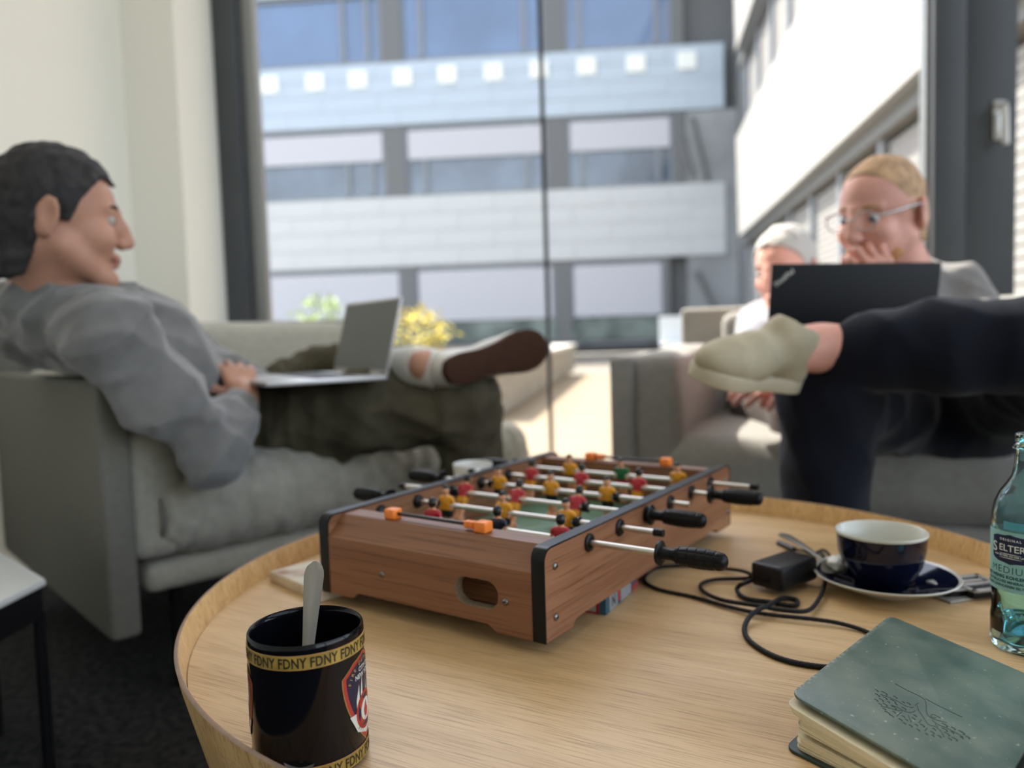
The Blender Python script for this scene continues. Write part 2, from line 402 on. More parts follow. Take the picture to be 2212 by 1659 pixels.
# long low concrete bench wall running away across the terrace
q = MB(); A_ = PZ(1130, 905, .0); 
conc_m = mat('pale_concrete', (.36, .34, .30), .85, var=.08, scale=4)
bl = thing('planter_wall', 'long low pale concrete planter wall running away across the terrace', 'wall', M=frame((-.12, 6.3, 0), (.17, 1, 0)))
q = MB(); q.box((0, 0, 0), (7.2, .9, .40), bev=.02); q.obj('body', conc_m, bl)
q = MB(); q.box((-.03, -.03, .40), (7.23, .93, .46), bev=.01); q.obj('coping', mat('pale_coping', (.60, .58, .54), .8), bl)
def shrub(x, y, z, r, h, col, label, seed, grp=None):
    rr = random.Random(seed); q = MB(); n = 260
    for i in range(n):
        a = rr.random()*2*pi; e = rr.random(); rad_ = r*(.35+.65*rr.random())*math.sin(pi*(.15+.8*e))**.5
        c = Vector((rad_*cos(a), rad_*sin(a), h*e)); d1 = Vector((rr.uniform(-1, 1), rr.uniform(-1, 1), rr.uniform(-.4, 1))).normalized(); d2 = d1.orthogonal().normalized(); s_ = .09
        q.add([c, c+d1*s_+d2*s_*.4, c+d1*2*s_, c+d1*s_-d2*s_*.4], [(0, 1, 2, 3)])
    t_ = thing('shrub', label, 'shrub', (x, y, z), group=grp)
    f_ = q.obj('foliage', mat('leaf_%d' % seed, col, .7, var=.3, scale=8), t_); f_['kind'] = 'stuff'
    q = MB()
    for i in range(5): q.tube([(0, 0, 0), (r*.5*cos(i*1.3), r*.5*sin(i*1.3), h*.7)], [.02, .008], 6)
    q.obj('stem', mat('stem_%d' % seed, (.10, .07, .04), .8), t_)
shrub(-4.1, 17.0, -.06, .75, 1.6, (.34, .46, .10), 'fresh green shrub outside left of the open silver laptop', 11)
shrub(-1.9, 16.0, -.06, .85, 1.25, (.62, .50, .06), 'yellow leaved shrub right of the open silver laptop screen', 12)
shrub(-3.9, 18.6, -.06, .6, 1.0, (.50, .46, .10), 'low olive shrub behind the open silver laptop', 13)
# low planting bed edging, box shaped planters
q = MB(); q.box((-3.2, 17.9, -.06), (1.4, 18.9, .35), bev=.03); tag(q.obj('planter_box', mat('planter_tan', (.36, .25, .18), .85)), 'long low tan planter at the foot of the far facade', 'planter')
# ---------------------------------------------------------------- far facade (in shade)
FA = P(660, 727, 22.9); FB = P(1590, 700, 21.85)
fd = Vector((FB.x-FA.x, FB.y-FA.y, 0)); FL = fd.length; FM = frame((FA.x, FA.y, 0), fd)      # local x along the facade, -y towards us
def fx(px):
    "distance along the facade for a picture column"
    d = P(px, 720, 1.0); k = Vector((d.x, 1.0))
    a = Vector((FA.x, FA.y)); e = fd.xy.normalized(); det = k.x*(-e.y)+e.x*k.y
    t = (a.x*(-e.y)+e.x*a.y)/det; return (k*t-a).dot(e)
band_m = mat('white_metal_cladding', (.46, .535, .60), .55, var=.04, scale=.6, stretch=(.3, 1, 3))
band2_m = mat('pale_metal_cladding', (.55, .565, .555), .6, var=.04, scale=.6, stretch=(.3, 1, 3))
pill_m = mat('facade_pillar', (.15, .155, .155), .6)
mull_m = mat('facade_mullion', (.22, .24, .26), .5)
gsky_m = mat('sky_painted_glass', (.085, .15, .27), .08, spec=.9, coat=.6, var=.18, scale=.35)  # top row panes: the sky's reflection is put into the blue base colour
gdark_m = mat('dark_blue_glass', (.10, .13, .17), .10, spec=.8, coat=.4, var=.3, scale=.6)
blind_m = mat('white_blind', (.55, .55, .58), .8)
X0, X1 = fx(300), fx(1568)
fac = thing('office_building', 'far office building in shade with white bands and blue windows, the top row coloured as reflected sky', 'building', M=FM)
q = MB(); q.box((X0, .35, 0), (X1+1.6, 1.2, 10.9)); q.obj('wall', pill_m, fac)
zb = {2: (2.65, 4.62), 1: (6.62, 8.36), 0: (10.32, 10.9)}
pn = {}
for k, (z0, z1) in zb.items():
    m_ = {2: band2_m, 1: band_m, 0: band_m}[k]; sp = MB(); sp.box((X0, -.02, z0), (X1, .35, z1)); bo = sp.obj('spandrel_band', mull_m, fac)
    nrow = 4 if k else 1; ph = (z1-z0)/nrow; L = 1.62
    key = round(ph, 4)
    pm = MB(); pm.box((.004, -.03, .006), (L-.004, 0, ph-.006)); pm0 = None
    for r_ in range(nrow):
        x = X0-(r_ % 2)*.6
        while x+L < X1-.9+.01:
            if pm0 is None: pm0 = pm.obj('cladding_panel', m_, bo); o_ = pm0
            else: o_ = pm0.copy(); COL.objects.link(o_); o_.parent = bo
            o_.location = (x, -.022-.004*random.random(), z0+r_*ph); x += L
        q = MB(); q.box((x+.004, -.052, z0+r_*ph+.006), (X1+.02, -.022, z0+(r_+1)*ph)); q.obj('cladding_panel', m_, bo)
# solid pale square panels set on the upper band
sq_m = mat('pale_square_vent', (.86, .88, .82), .7)
sq = None
for pxs in (611, 707, 798, 893, 987, 1084, 1181, 1281, 1385, 1492):
    q = MB(); q.box((-.26, -.05, -.24), (.26, 0, .24), bev=.03)
    if sq is None: sq = q.obj('vent_panel', sq_m, fac); o_ = sq
    else: o_ = sq.copy(); COL.objects.link(o_); o_.parent = fac
    o_.location = (fx(pxs), -.05, 7.93)
# window rows
rows = [(8.36, 10.32, 'top'), (4.62, 6.62, 'mid'), (.25, 2.65, 'low')]
for z0, z1, r_ in rows:
    for a, c in ((652, 848), (891, 1192), (1236, 1460)) if r_ != 'low' else ((652, 872), (903, 1202), (1236, 1437)):
        xa, xc = fx(a), fx(c)
        if a == 652: xa = fx(560)
        wn = MB(); wn.box((xa, .10, z0), (xc, .16, z1)); wo_ = wn.obj('window', gsky_m if r_ == 'top' else gdark_m, fac)
        q = MB()
        for f_ in (0.0, .14, .86, 1.0) if a != 652 else (.72, .90, 1.0):
            x = xa+(xc-xa)*f_; q.box((x-.06, .02, z0), (x+.06, .12, z1))
        q.box((xa, .02, z0), (xc, .12, z0+.10)); q.box((xa, .02, z1-.10), (xc, .12, z1))
        q.obj('mullion', mull_m, wo_)
        if r_ != 'top':
            zt = z1-.16; zbot = z1-.95 if r_ == 'mid' else z1-1.55
            s_ = MB(); z = zt
            while z > zbot: s_.box((xa+.08, .0, z-.085), (xc-.08, .03, z)); z -= .09
            s_.obj('blind', blind_m, wo_, kind='stuff')
        if r_ == 'low':
            q = MB(); q.box((xa, -.05, z0+.15), (xc, .02, z0+.75)); q.obj('parapet_glass', mat('dull_planting', (.16, .19, .17), .8, var=.4, scale=1.2), wo_)
    for a, c in ((848, 891), (1192, 1236), (1460, 1486)) if r_ != 'low' else ((872, 903), (1202, 1236), (1437, 1450)):
        q = MB(); q.box((fx(a), -.02, z0), (fx(c), .3, z1)); q.obj('pillar', pill_m, fac)
q = MB(); q.box((fx(1488), .0, 0), (fx(1600), .34, 6.6)); q.obj('end_wall', mat('end_wall_grey', (.30, .31, .31), .7, var=.2, scale=.5), fac)
q = MB()
for k_, (xa, za, xb, zb_) in enumerate(((1505, 2.2, 1560, .6), (1478, 5.9, 1500, 4.8), (1500, 6.4, 1530, 4.7))):
    q.tube([(fx(xa), -.06, za), (fx(xb), -.06, zb_)], .07, 8)
q.obj('brace', pill_m, fac)
# ---------------------------------------------------------------- sunlit facade on the right, running towards us
GA = Vector((5.23, 17.9, 0)); GB = Vector((3.28, 6.28, 0)); gd = (GB-GA).normalized()
GM = frame(GA, gd)                                   # local x towards us, local y to the right (away), -y faces the courtyard
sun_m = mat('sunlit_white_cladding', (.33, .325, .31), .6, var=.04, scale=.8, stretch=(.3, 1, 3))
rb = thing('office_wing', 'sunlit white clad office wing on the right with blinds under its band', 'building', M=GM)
if (GM.to_3x3() @ Vector((0, 1, 0))).x < 0: SG = -1
else: SG = 1
def gbox(q, x0, y0, z0, x1, y1, z1):
    ys = sorted((SG*y0, SG*y1)); q.box((x0, ys[0], z0), (x1, ys[1], z1)); return q
gbox(MB(), -6.0, .45, 0, 16, 1.4, 14).obj('wall', pill_m, rb)
def gband(z0, z1, sl, x0, x1, nrow, L=1.62):
    q = MB(); gbox(q, x0+sl, .0, z0, x1, .45, z1); bo = q.obj('spandrel_band', mull_m, rb)
    ph = (z1-z0)/nrow; pm0 = None
    for r_ in range(nrow):
        s0 = sl*(1-(r_+.5)/nrow); x = x0+s0
        q = MB(); gbox(q, 0, -.03, .004, .8-s0*.3+(r_ % 2)*.5, 0, ph-.004); f_ = q.obj('cladding_panel', sun_m, bo); f_.location = (x, 0, z0+r_*ph)
        x += .8-s0*.3+(r_ % 2)*.5+.008
        while x < x1-L:
            if pm0 is None:
                q = MB(); gbox(q, 0, -.03, .004, L-.008, 0, ph-.004); pm0 = q.obj('cladding_panel', sun_m, bo); o_ = pm0
            else: o_ = pm0.copy(); COL.objects.link(o_); o_.parent = bo
            o_.location = (x, -SG*.004*random.random(), z0+r_*ph); x += L
gband(2.65, 4.88, .30, .0, 15.5, 4)
gband(6.75, 8.95, .30, -.2, 15.5, 4)
gband(10.6, 12.5, .30, -.2, 15.5, 3)
for xs in (5.6, 7.35, 9.0):
    q = MB(); gbox(q, xs-.1, -.045, 4.05, xs+.1, -.03, 4.25); q.obj('vent_panel', mat('grey_vent', (.33, .33, .32), .7), rb)
# dark soffit line and glazed, blinded bays
q = MB(); gbox(q, -.6, .12, 2.50, 15.5, .45, 2.65); gbox(q, -.6, .12, 6.6, 15.5, .45, 6.75); gbox(q, -.6, .12, 4.88, 15.5, .45, 5.0); q.obj('soffit', pill_m, rb)
bb_m = mat('cream_blind', (.24, .235, .225), .8)
for zz0, zz1 in ((.1, 2.5), (5.0, 6.6)):
    for k in range(9):
        x = .2+k*1.65
        q = MB(); gbox(q, x, .32, zz0, x+1.55, .36, zz1); wn = q.obj('window', gdark_m, rb)
        q = MB(); gbox(q, x-.10, .18, zz0, x+.03, .45, zz1); q.obj('mullion', mull_m, wn)
        q = MB(); z = zz1-.05; k_ = 0
        while z > zz0+.05: gbox(q, x+.06, .25, z-.085, x+1.52, .30, z-.012); z -= .085
        q.obj('blind', bb_m, wn, kind='stuff')
# small white terrace furniture out by the far facade
q = MB(); t_ = thing('garden_chair', 'small pale garden chair out by the far facade', 'chair', P(1425, 735, 12.0)-Vector((0, 0, 0)))
t_.location = (3.0, 14.2, -.06); fw_m = mat('garden_white', (.62, .66, .68), .6)
q.box((-.25, -.22, .42), (.25, .22, .47), bev=.01); q.obj('seat', fw_m, t_)
q = MB(); q.box((-.25, .20, .47), (.25, .25, .95), bev=.01); q.obj('backrest', fw_m, t_)
for sx in (-.22, .22):
    for sy in (-.19, .22):
        q = MB(); q.tube([(sx, sy, 0), (sx, sy, .44)], .018, 8); q.obj('leg', pill_m, t_)
# ================================================================== COFFEE TABLE
ZT = .4002                                       # upper face of the tray floor
oak_m = wood('oak_veneer', (.66, .455, .235), (.56, .37, .175), 26, rough=.40, rot=rad(29), fine=850, sx=.02, spec=.45, bump=.30)
oakr_m = wood('oak_rim_veneer', (.78, .52, .24), (.68, .43, .185), 40, rough=.45, fine=500, axis='Z', sx=.05)
lip_m = mat('oak_edge', (.30, .20, .14), .5, var=.1, scale=60)
TC = Vector((.1228, .880, 0))
tab = thing('coffee_table', 'large round oak tray table with a raised flared rim', 'table', (TC.x, TC.y, 0))
q = MB(); q.lathe([(0, ZT-.014), (.4656, ZT-.014), (.4656, ZT), (0, ZT)], n=160); q.obj('tabletop', oak_m, tab, smooth=30)
q = MB(); q.lathe([(.4640, ZT-.016), (.4665, ZT+.0005), (.4715, .4262), (.4722, .4276), (.4746, .4279), (.4756, .4266), (.4730, .412), (.4560, .345), (.440, .325), (.40, .318), (.40, .322), (.438, .33), (.452, .348), (.462, .383)], n=180, close=True)
q.obj('rim', oakr_m, tab, smooth=40)
q = MB(); q.lathe([(.4722, .4277), (.4746, .4280), (.4757, .4266), (.4748, .4268), (.4722, .4268)], n=180, close=True); q.obj('rim_edge', lip_m, tab, smooth=60)
q = MB(); q.lathe([(0, .36), (.40, .36), (.40, .385), (0, .385)], n=96); q.obj('underframe', oakr_m, tab, smooth=30)
for k in range(4):
    a = rad(38+90*k); q = MB(); q.tube([(.36*cos(a), .36*sin(a), .37), (.40*cos(a), .40*sin(a), 0.0)], [.020, .012], 20); q.obj('leg', oakr_m, tab, smooth=40)
# ================================================================== TABLE FOOTBALL
cherry = wood('cherry_laminate', (.265, .122, .060), (.195, .080, .037), 30, rough=.42, fine=300, axis='X', wav=.5, sx=.022, bump=.05, spec=.45)
cherry2 = wood('cherry_laminate_fine', (.31, .150, .078), (.235, .102, .050), 60, rough=.38, fine=420, axis='Y', wav=.3, sx=.025, bump=.08, spec=.45)
blk_m = mat('black_plastic', (.006, .006, .007), .30, spec=.3)
blkr_m = mat('black_rubber', (.004, .004, .005), .36, spec=.22)
strip_m = mat('black_edge_band', (.004, .005, .006), .32, spec=.3)
steel_m = mat('brushed_steel', (.62, .60, .57), .28, metal=1.0)
fa = -.607; FZ = .414
FT = T((.0249, .7223, FZ)) @ RZ(fa)
ft = thing('table_football', 'small wooden table football game on the round coffee table', 'game', M=FT)
W_, L_, H_ = .310, .513, .0907
def side_profile(L, H, r=.012, cut=.0075, foot=.053, arc=.022):
    out = [(0, 0), (foot-.002, 0), (foot, .0008), (foot+.001, .0035)]
    out += [(foot+.001+arc*(1-cos(t)), .0035+(cut-.0035)*sin(t)) for t in [pi/2*k/6 for k in range(1, 7)]]
    out += [(L-foot-.001-arc*(1-cos(t)), .0035+(cut-.0035)*sin(t)) for t in [pi/2*k/6 for k in range(6, 0, -1)]]
    out += [(L-foot-.001, .0035), (L-foot, .0008), (L-foot+.002, 0), (L, 0)]
    out += [(L-r+r*cos(t), H-r+r*sin(t)) for t in [pi/2*k/6 for k in range(0, 7)]]
    out += [(r-r*sin(t), H-r+r*cos(t)) for t in [pi/2*k/6 for k in range(0, 7)]]
    return out
YZ = Matrix(((0, 0, 1, 0), (1, 0, 0, 0), (0, 1, 0, 0), (0, 0, 0, 1)))       # profile (y,z) extruded along x
XZ = Matrix(((1, 0, 0, 0), (0, 0, -1, 0), (0, 1, 0, 0), (0, 0, 0, 1)))      # profile (x,z) extruded along -y
for x0 in (-.0145, -W_):
    pr = side_profile(L_, H_)
    q = MB(); q.prism(pr, x0+.0004, x0+.0141, YZ); sp_ = q.obj('side_panel', cherry2, ft)
    # black edge band round the top and both ends, slightly proud
    n0 = [i for i, p_ in enumerate(pr) if p_ == (L_, 0)][0]
    loop = [pr[0]]+pr[::-1][:len(pr)-n0]
    q = MB(); path = pr[n0:]+[pr[0]]; t_ = .0006
    cx_, cz_ = L_/2, H_/2; inner = [(y-(t_*2 if y > L_/2+.2 else -t_*2 if y < L_/2-.2 else 0), z-(t_*2 if z > .05 else 0)) for y, z in path]
    outer = [(y+(t_ if y > L_-.013 else -t_ if y < .013 else 0), z+(t_ if z > H_-.013 else 0)) for y, z in path]
    vs = []; N_ = len(path)
    for (yo, zo), (yi, zi) in zip(outer, inner): vs += [(x0, yo, zo), (x0+.0145, yo, zo), (x0+.0145, yi, zi), (x0, yi, zi)]
    fs = []
    for i in range(N_-1):
        for k in range(4): k2 = (k+1) % 4; fs.append((i*4+k, i*4+k2, (i+1)*4+k2, (i+1)*4+k))
    fs += [(3, 2, 1, 0), ((N_-1)*4, (N_-1)*4+1, (N_-1)*4+2, (N_-1)*4+3)]
    q.add(vs, fs); q.obj('edge_band', strip_m, sp_, smooth=40)
# end panels: vertical face with stadium hole and feet, then a slope and a flat top
def end_panel(flip):
    M = Matrix.Identity(4) if not flip else T((-W_, L_, 0)) @ RZ(pi)
    xa, xb = -W_+.0145, -.0145; q = MB(); th_ = .012
    # outline with feet
    pr = [(xa, 0), (-W_+.050, 0), (-W_+.0525, .001), (-W_+.056, .0045), (-W_+.061, .007), (-.069, .007), (-.0635, .0045), (-.060, .001), (-.0575, 0), (xb, 0), (xb, .0665), (xa, .0665)]
    hole = [(-.0822+x_, .0363+z_) for x_, z_ in rrect(.056, .030, .0149, 9)]
    from mathutils.geometry import tessellate_polygon
    allp = [Vector((x_, z_, 0)) for x_, z_ in pr]+[Vector((x_, z_, 0)) for x_, z_ in hole]
    tris = tessellate_polygon([[Vector((x_, z_, 0)) for x_, z_ in pr], [Vector((x_, z_, 0)) for x_, z_ in hole]])
    n1, n2 = len(pr), len(hole); n_ = n1+n2
    vs = [(p_.x, .0, p_.y) for p_ in allp]+[(p_.x, th_, p_.y) for p_ in allp]; fs = []
    for t3 in tris:
        a_, b_, c_ = [allp[i] for i in t3]; s_ = (b_-a_).cross(c_-a_).z
        t3 = list(t3) if s_ > 0 else list(t3)[::-1]
        fs.append(t3); fs.append([i+n_ for i in t3][::-1])
    for i in range(n1): j = (i+1) % n1; fs.append((j, i, i+n_, j+n_))
    for i in range(n2): j = (i+1) % n2; fs.append((n1+i, n1+j, n1+j+n_, n1+i+n_))
    q.add(vs, fs, M); ep = q.obj('end_panel', cherry, ft)
    q = MB(); pr2 = [(0, .0665), (.0245, .0880), (.0260, .0885), (.050, .0885), (.050, .072), (.012, .0605), (0.0, .0662)]
    q.prism(pr2, xa, xb, M @ YZ); q.obj('sloped_cap', cherry, ft)
    q = MB(); q.box((xa, .044, .010), (xb, .050, .0725), M); q.obj('goal_wall', cherry, ft)
    # raw particle board edge of the hole
    q = MB(); hh = [(-.0822+x_, .0363+z_) for x_, z_ in rrect(.0562, .0302, .0150, 9)]; hi = [(-.0822+x_, .0363+z_) for x_, z_ in rrect(.0545, .0285, .0141, 9)]
    vs = [(x_, .0006, z_) for x_, z_ in hh]+[(x_, .0006, z_) for x_, z_ in hi]+[(x_, th_, z_) for x_, z_ in hi]; n = len(hh)
    q.add(vs, [(i, (i+1) % n, (i+1) % n+n, i+n) for i in range(n)]+[(i+n, (i+1) % n+n, (i+1) % n+2*n, i+2*n) for i in range(n)], M)
    q.obj('hole_lining', mat('raw_board' if not flip else 'raw_board_far', (.22, .16, .10), .95, var=.5, scale=900), ep)
    # score counter
    sc_ = MB(); sc_.box((-.224, .033, .0925), (-.094, .0365, .0965), M, bev=.0008); rl = sc_.obj('score_rail', mat('dark_score_rail' if not flip else 'dark_score_rail_far', (.035, .022, .022), .3), ft, smooth=30)
    og = mat('orange_plastic' if not flip else 'orange_plastic_far', (.90, .24, .035), .35, spec=.5)
    for xx in (-.2245, -.0965):
        q = MB(); q.box((xx-.0078, .0270, .0885), (xx+.0078, .0420, .1000), M, bev=.0020, seg=3); q.obj('rail_block', og, rl, smooth=40)
    for k in range(2):
        xx = -.1170+k*.0065
        q = MB(); q.box((xx-.0030, .0310, .0905), (xx+.0030, .0390, .0982), M, bev=.0008); q.box((xx-.0075+k*.006, .0335, .0955), (xx-.002+k*.006, .0360, .0972), M, bev=.0006)
        q.obj('score_marker', og, rl, smooth=40)
    # nickel screws
    for x_, z_ in ((-.2119, .0347), (-.0465, .0331)):
        screw(M @ T((x_, 0, z_)) @ RX(pi/2), ep)
scr_m = mat('dark_nickel', (.22, .21, .20), .25, metal=1.0); slot_m = mat('screw_recess', (.01, .01, .01), .6)
def screw(M, par, r=.0037):
    q = MB(); q.use(scr_m).lathe([(r, 0), (r*.98, .0006), (r*.80, .0014), (r*.45, .0020), (0, .0022)], M, n=20)
    q.use(slot_m); 
    for a in (0, pi/2): q.box((-r*.45, -r*.11, .0016), (r*.45, r*.11, .00225), M @ RZ(a+.4))
    return q.obj('screw', None, par, smooth=50)
end_panel(False); end_panel(True)
PXs = RY(pi/2)
sides = [o for o in ft.children if o.name.startswith('side_panel')]
for y_, z_ in ((.0195, .0703), (.0187, .0205), (.4945, .0703), (.5004, .0221)):
    screw(T((0, y_, z_)) @ PXs, sides[0]); screw(T((-W_, y_, z_)) @ RY(-pi/2), sides[1])
# playing field
q = MB(); q.box((-W_+.0143, .046, .0205), (-.0143, L_-.046, .0245)); q.obj('base_board', mat('base_board', (.20, .11, .06), .7), ft)
fld_m = mat('field_green', (.105, .215, .125), .35, var=.12, scale=30, spec=.5); line_m = mat('field_line', (.42, .52, .42), .4)
q = MB(); q.box((-W_+.0146, .050, .0246), (-.0146, L_-.050, .0262)); fl_ = q.obj('playing_field', fld_m, ft)
q = MB(); zl = .0264
def ring(cx_, cy_, r, w_, a0=0, a1=2*pi, n=40):
    vs = []; fs = []
    for k in range(n+1):
        a = a0+(a1-a0)*k/n; vs += [(cx_+(r-w_)*cos(a), cy_+(r-w_)*sin(a), zl), (cx_+(r+w_)*cos(a), cy_+(r+w_)*sin(a), zl)]
        if k: fs.append((2*k-2, 2*k-1, 2*k+1, 2*k))
    q.add(vs, fs)
cxf = -W_/2
def ln(x0, y0, x1, y1): q.add([(x0, y0, zl), (x1, y0, zl), (x1, y1, zl), (x0, y1, zl)], [(0, 1, 2, 3)])
for s_, yy in ((1, .058), (-1, L_-.058)):
    ring(cxf, yy+s_*.055, .042, .0012, 0 if s_ > 0 else pi, pi if s_ > 0 else 2*pi)
    ln(cxf-.075, yy+s_*.055-.0012, cxf+.075, yy+s_*.055+.0012); 
    for xx in (-.075, .075): ln(cxf+xx-.0012, yy, cxf+xx+.0012, yy+s_*.055) if s_ > 0 else ln(cxf+xx-.0012, yy-.055, cxf+xx+.0012, yy)
ln(-W_+.02, L_/2-.0012, -.02, L_/2+.0012); ring(cxf, L_/2, .045, .0012)
ln(-W_+.022, .058, -W_+.0244, L_-.058); ln(-.0244, .058, -.022, L_-.058)
q.obj('field_lines', line_m, fl_)
# little players, one mesh per kit, painted in zones
skin_t = mat('player_skin', (.70, .34, .19), .4); hair_t = mat('player_hair', (.012, .012, .012), .3)
kits = {}
def player_mesh(kit, shirt, shorts, legs):
    g = SDF((-.0155, -.0125, -.043), (.0155, .0125, .0300), .00062)
    g.ell(T((0, 0, .0205)), (.0053, .0057, .0066), .001)                          # head
    g.cap((0, 0, .012), (0, 0, .016), .0030, .0028, .0012)
    g.ell(T((0, 0, .0045)), (.0088, .0056, .0088), .002); g.cap((-.0062, 0, .0085), (.0062, 0, .0085), .0042, None, .002)
    g.rbox(T((0, 0, 0)), (.0062, .0052, .0062), .002, .002)
    for s_ in (-1, 1):
        g.chain([(s_*.0092, 0, .0080), (s_*.0112, .0005, .0015), (s_*.0095, -.003, -.0040)], [.0030, .0024, .0022], .001)
        g.chain([(s_*.0036, 0, -.008), (s_*.0036, 0, -.020), (s_*.0036, 0, -.034)], [.0040, .0032, .0028], .001)
    g.rbox(T((0, 0, -.0100)), (.0070, .0047, .0050), .002, .002)
    g.rbox(T((0, -.001, -.0360)), (.0066, .0058, .0042), .0015, .001)
    g.ell(T((0, -.005, .0195)), (.0012, .0014, .0016), .0008)                      # nose
    def pick(c):
        x, y, z = c.T; r = np.zeros(len(c), int)
        r[(z < .0128) & (np.abs(x) < .0098)] = 1; r[(z < .0128) & (z > .0045)] = 1
        r[z < -.0052] = 2; r[(z < -.0155)] = 0; r[(z < -.0315)] = 4
        r[(np.abs(x) > .0088) & (z < .004) & (z > -.008)] = 0
        hair = (z > .0222) | ((y > -.0005) & (z > .0155)); r[hair & (z > .0150)] = 3
        r[(z > .0128) & ~hair] = 0
        return r
    o = g.mesh('player', [skin_t, shirt, shorts, hair_t, legs], pick=pick)
    me = o.data; bpy.data.objects.remove(o); return me
red_m = mat('kit_red', (.42, .018, .03), .3, spec=.5); yel_m = mat('kit_yellow', (.72, .31, .02), .3, spec=.5)
navy_m = mat('kit_navy', (.008, .009, .022), .3, spec=.5); grn_m = mat('kit_green', (.01, .13, .045), .3)
black_k = mat('kit_black', (.01, .01, .012), .35)
kits['red'] = player_mesh('red', red_m, yel_m, skin_t); kits['yellow'] = player_mesh('yellow', yel_m, black_k, skin_t)
kits['navy'] = player_mesh('navy', navy_m, black_k, skin_t); kits['green'] = player_mesh('green', grn_m, red_m, skin_t)
ZR = .0770; rod_l = .464
def handle_mesh():
    q = MB()
    q.lathe([(.0036, 0), (.0115, .0002), (.0122, .0012), (.0122, .0026), (.0112, .0034), (.0068, .0038), (.0060, .0058), (.0058, .0140), (.0066, .0175), (.0078, .0192), (.0082, .0205)], n=32)
    # ribbed grip: staves with grooves, dished ends
    n = 48; prof = []; z = .0195
    zs = np.linspace(.0195, .0690, 67); vs = []; fs = []
    for zz in zs:
        t = (zz-.0195)/.0495
        r = .0086+.0014*sin(pi*min(1, t*1.15))
        if t > .86: r *= math.sqrt(max(0.02, 1-((t-.86)/.145)**2))
        ph = ((zz-.0225)/.0088) % 1.0
        ringg = 1.0 if (.02 < t < .93 and (ph < .10)) else 0.0
        for k in range(n):
            a = 2*pi*k/n; st = 1.0 if (k % 6) == 0 else 0.0
            rr = r-.0007*max(ringg, st if .04 < t < .9 else 0)
            vs.append((rr*cos(a), rr*sin(a), zz))
    for i in range(len(zs)-1):
        for k in range(n): k2 = (k+1) % n; fs.append((i*n+k, i*n+k2, (i+1)*n+k2, (i+1)*n+k))
    fs.append([(len(zs)-1)*n+k for k in range(n)]); fs.append(list(range(n))[::-1])
    q.add(vs, fs); o = q.obj('handle', blkr_m, None, smooth=50); me = o.data; bpy.data.objects.remove(o); return me
H_me = handle_mesh()
rods = [  # y, side of the handle, how far the end sticks out on the right, players(x, kit), tilt of the players
 (.0869, 'R', .146, [(-.210, 'red'), (-.1156, 'navy'), (-.0334, 'red')], 0),
 (.1560, 'L', .052, [(-.246, 'yellow'), (-.1566, 'yellow'), (-.0672, 'yellow')], 3),
 (.2255, 'R', .073, [(-.272, 'red'), (-.1857, 'red'), (-.0950, 'red')], -26),
 (.2950, 'L', .029, [(-.2626, 'yellow'), (-.1748, 'yellow'), (-.0878, 'yellow')], 2),
 (.3637, 'R', .094, [(-.253, 'red'), (-.167, 'red'), (-.077, 'red')], -12),
 (.4328, 'L', .067, [(-.2251, 'yellow'), (-.1364, 'green'), (-.0471, 'yellow')], 8)]
for y_, side, xr, pls, tilt in rods:
    xl = xr-rod_l
    ro = MB(); xa, xb = (xl+.004, xr-.06) if side == 'R' else (xl+.06, xr-.004)
    ro.tube([(xa-xl, 0, 0), (xb-xl, 0, 0)], .0032, 20)
    r_o = ro.obj('rod', steel_m, ft, smooth=50, loc=(xl, y_, ZR)); r_o.rotation_euler = (rad(tilt), 0, 0)
    h_o = bpy.data.objects.new('handle', H_me); COL.objects.link(h_o); h_o.parent = r_o
    if side == 'R': h_o.location = (rod_l-.069, 0, 0); h_o.rotation_euler = (0, pi/2, 0)
    else: h_o.location = (.069, 0, 0); h_o.rotation_euler = (0, -pi/2, 0)
    if side == 'L' and abs(y_-.295) > .01 or side == 'R':
        q = MB(); e = rod_l if side == 'L' else 0.0; s_ = 1 if side == 'L' else -1
        q.tube([(e-s_*.011, 0, 0), (e, 0, 0)], [.0043, .0043], 20); q.obj('end_cap', blk_m, r_o, smooth=50)
    for px_, kit in pls:
        p_ = bpy.data.objects.new('player', kits[kit]); COL.objects.link(p_); p_.parent = r_o; p_.location = (px_-xl, 0, 0)
        p_.rotation_euler = (0, 0, pi if kit in ('red', 'navy') else 0)
        p_['label'] = {'red': 'painted player in a red shirt with dark hair', 'yellow': 'painted player in a yellow shirt and black shorts', 'navy': 'painted goalkeeper in a navy shirt', 'green': 'painted goalkeeper in a green shirt'}[kit]
    if abs(y_-.156) < .02 or abs(y_-.2255) < .02 or abs(y_-.295) < .02:
        for xx in (pls[0][0]-.0135, pls[2][0]+.0135):
            q = MB(); q.tube([(xx-xl-.0035, 0, 0), (xx-xl+.0035, 0, 0)], .0062, 18); q.obj('stop_ring', blk_m, r_o, smooth=50)
    for xx, s_ in ((0, 1), (-W_, -1)):
        q = MB(); q.lathe([(.0036, 0), (.0096, 0), (.0096, .0012), (.0088, .0022), (.0050, .0024), (.0050, .0016), (.0036, .0016)], T((xx, y_, ZR)) @ RY(s_*pi/2), n=28); q.obj('bushing', blk_m, ft, smooth=50)
        q = MB(); q.lathe([(.0036, 0), (.0092, 0), (.0092, .0014), (.0070, .0045), (.0036, .0050)], T((xx-s_*.0145, y_, ZR)) @ RY(-s_*pi/2), n=28); q.obj('bushing', blk_m, ft, smooth=50)

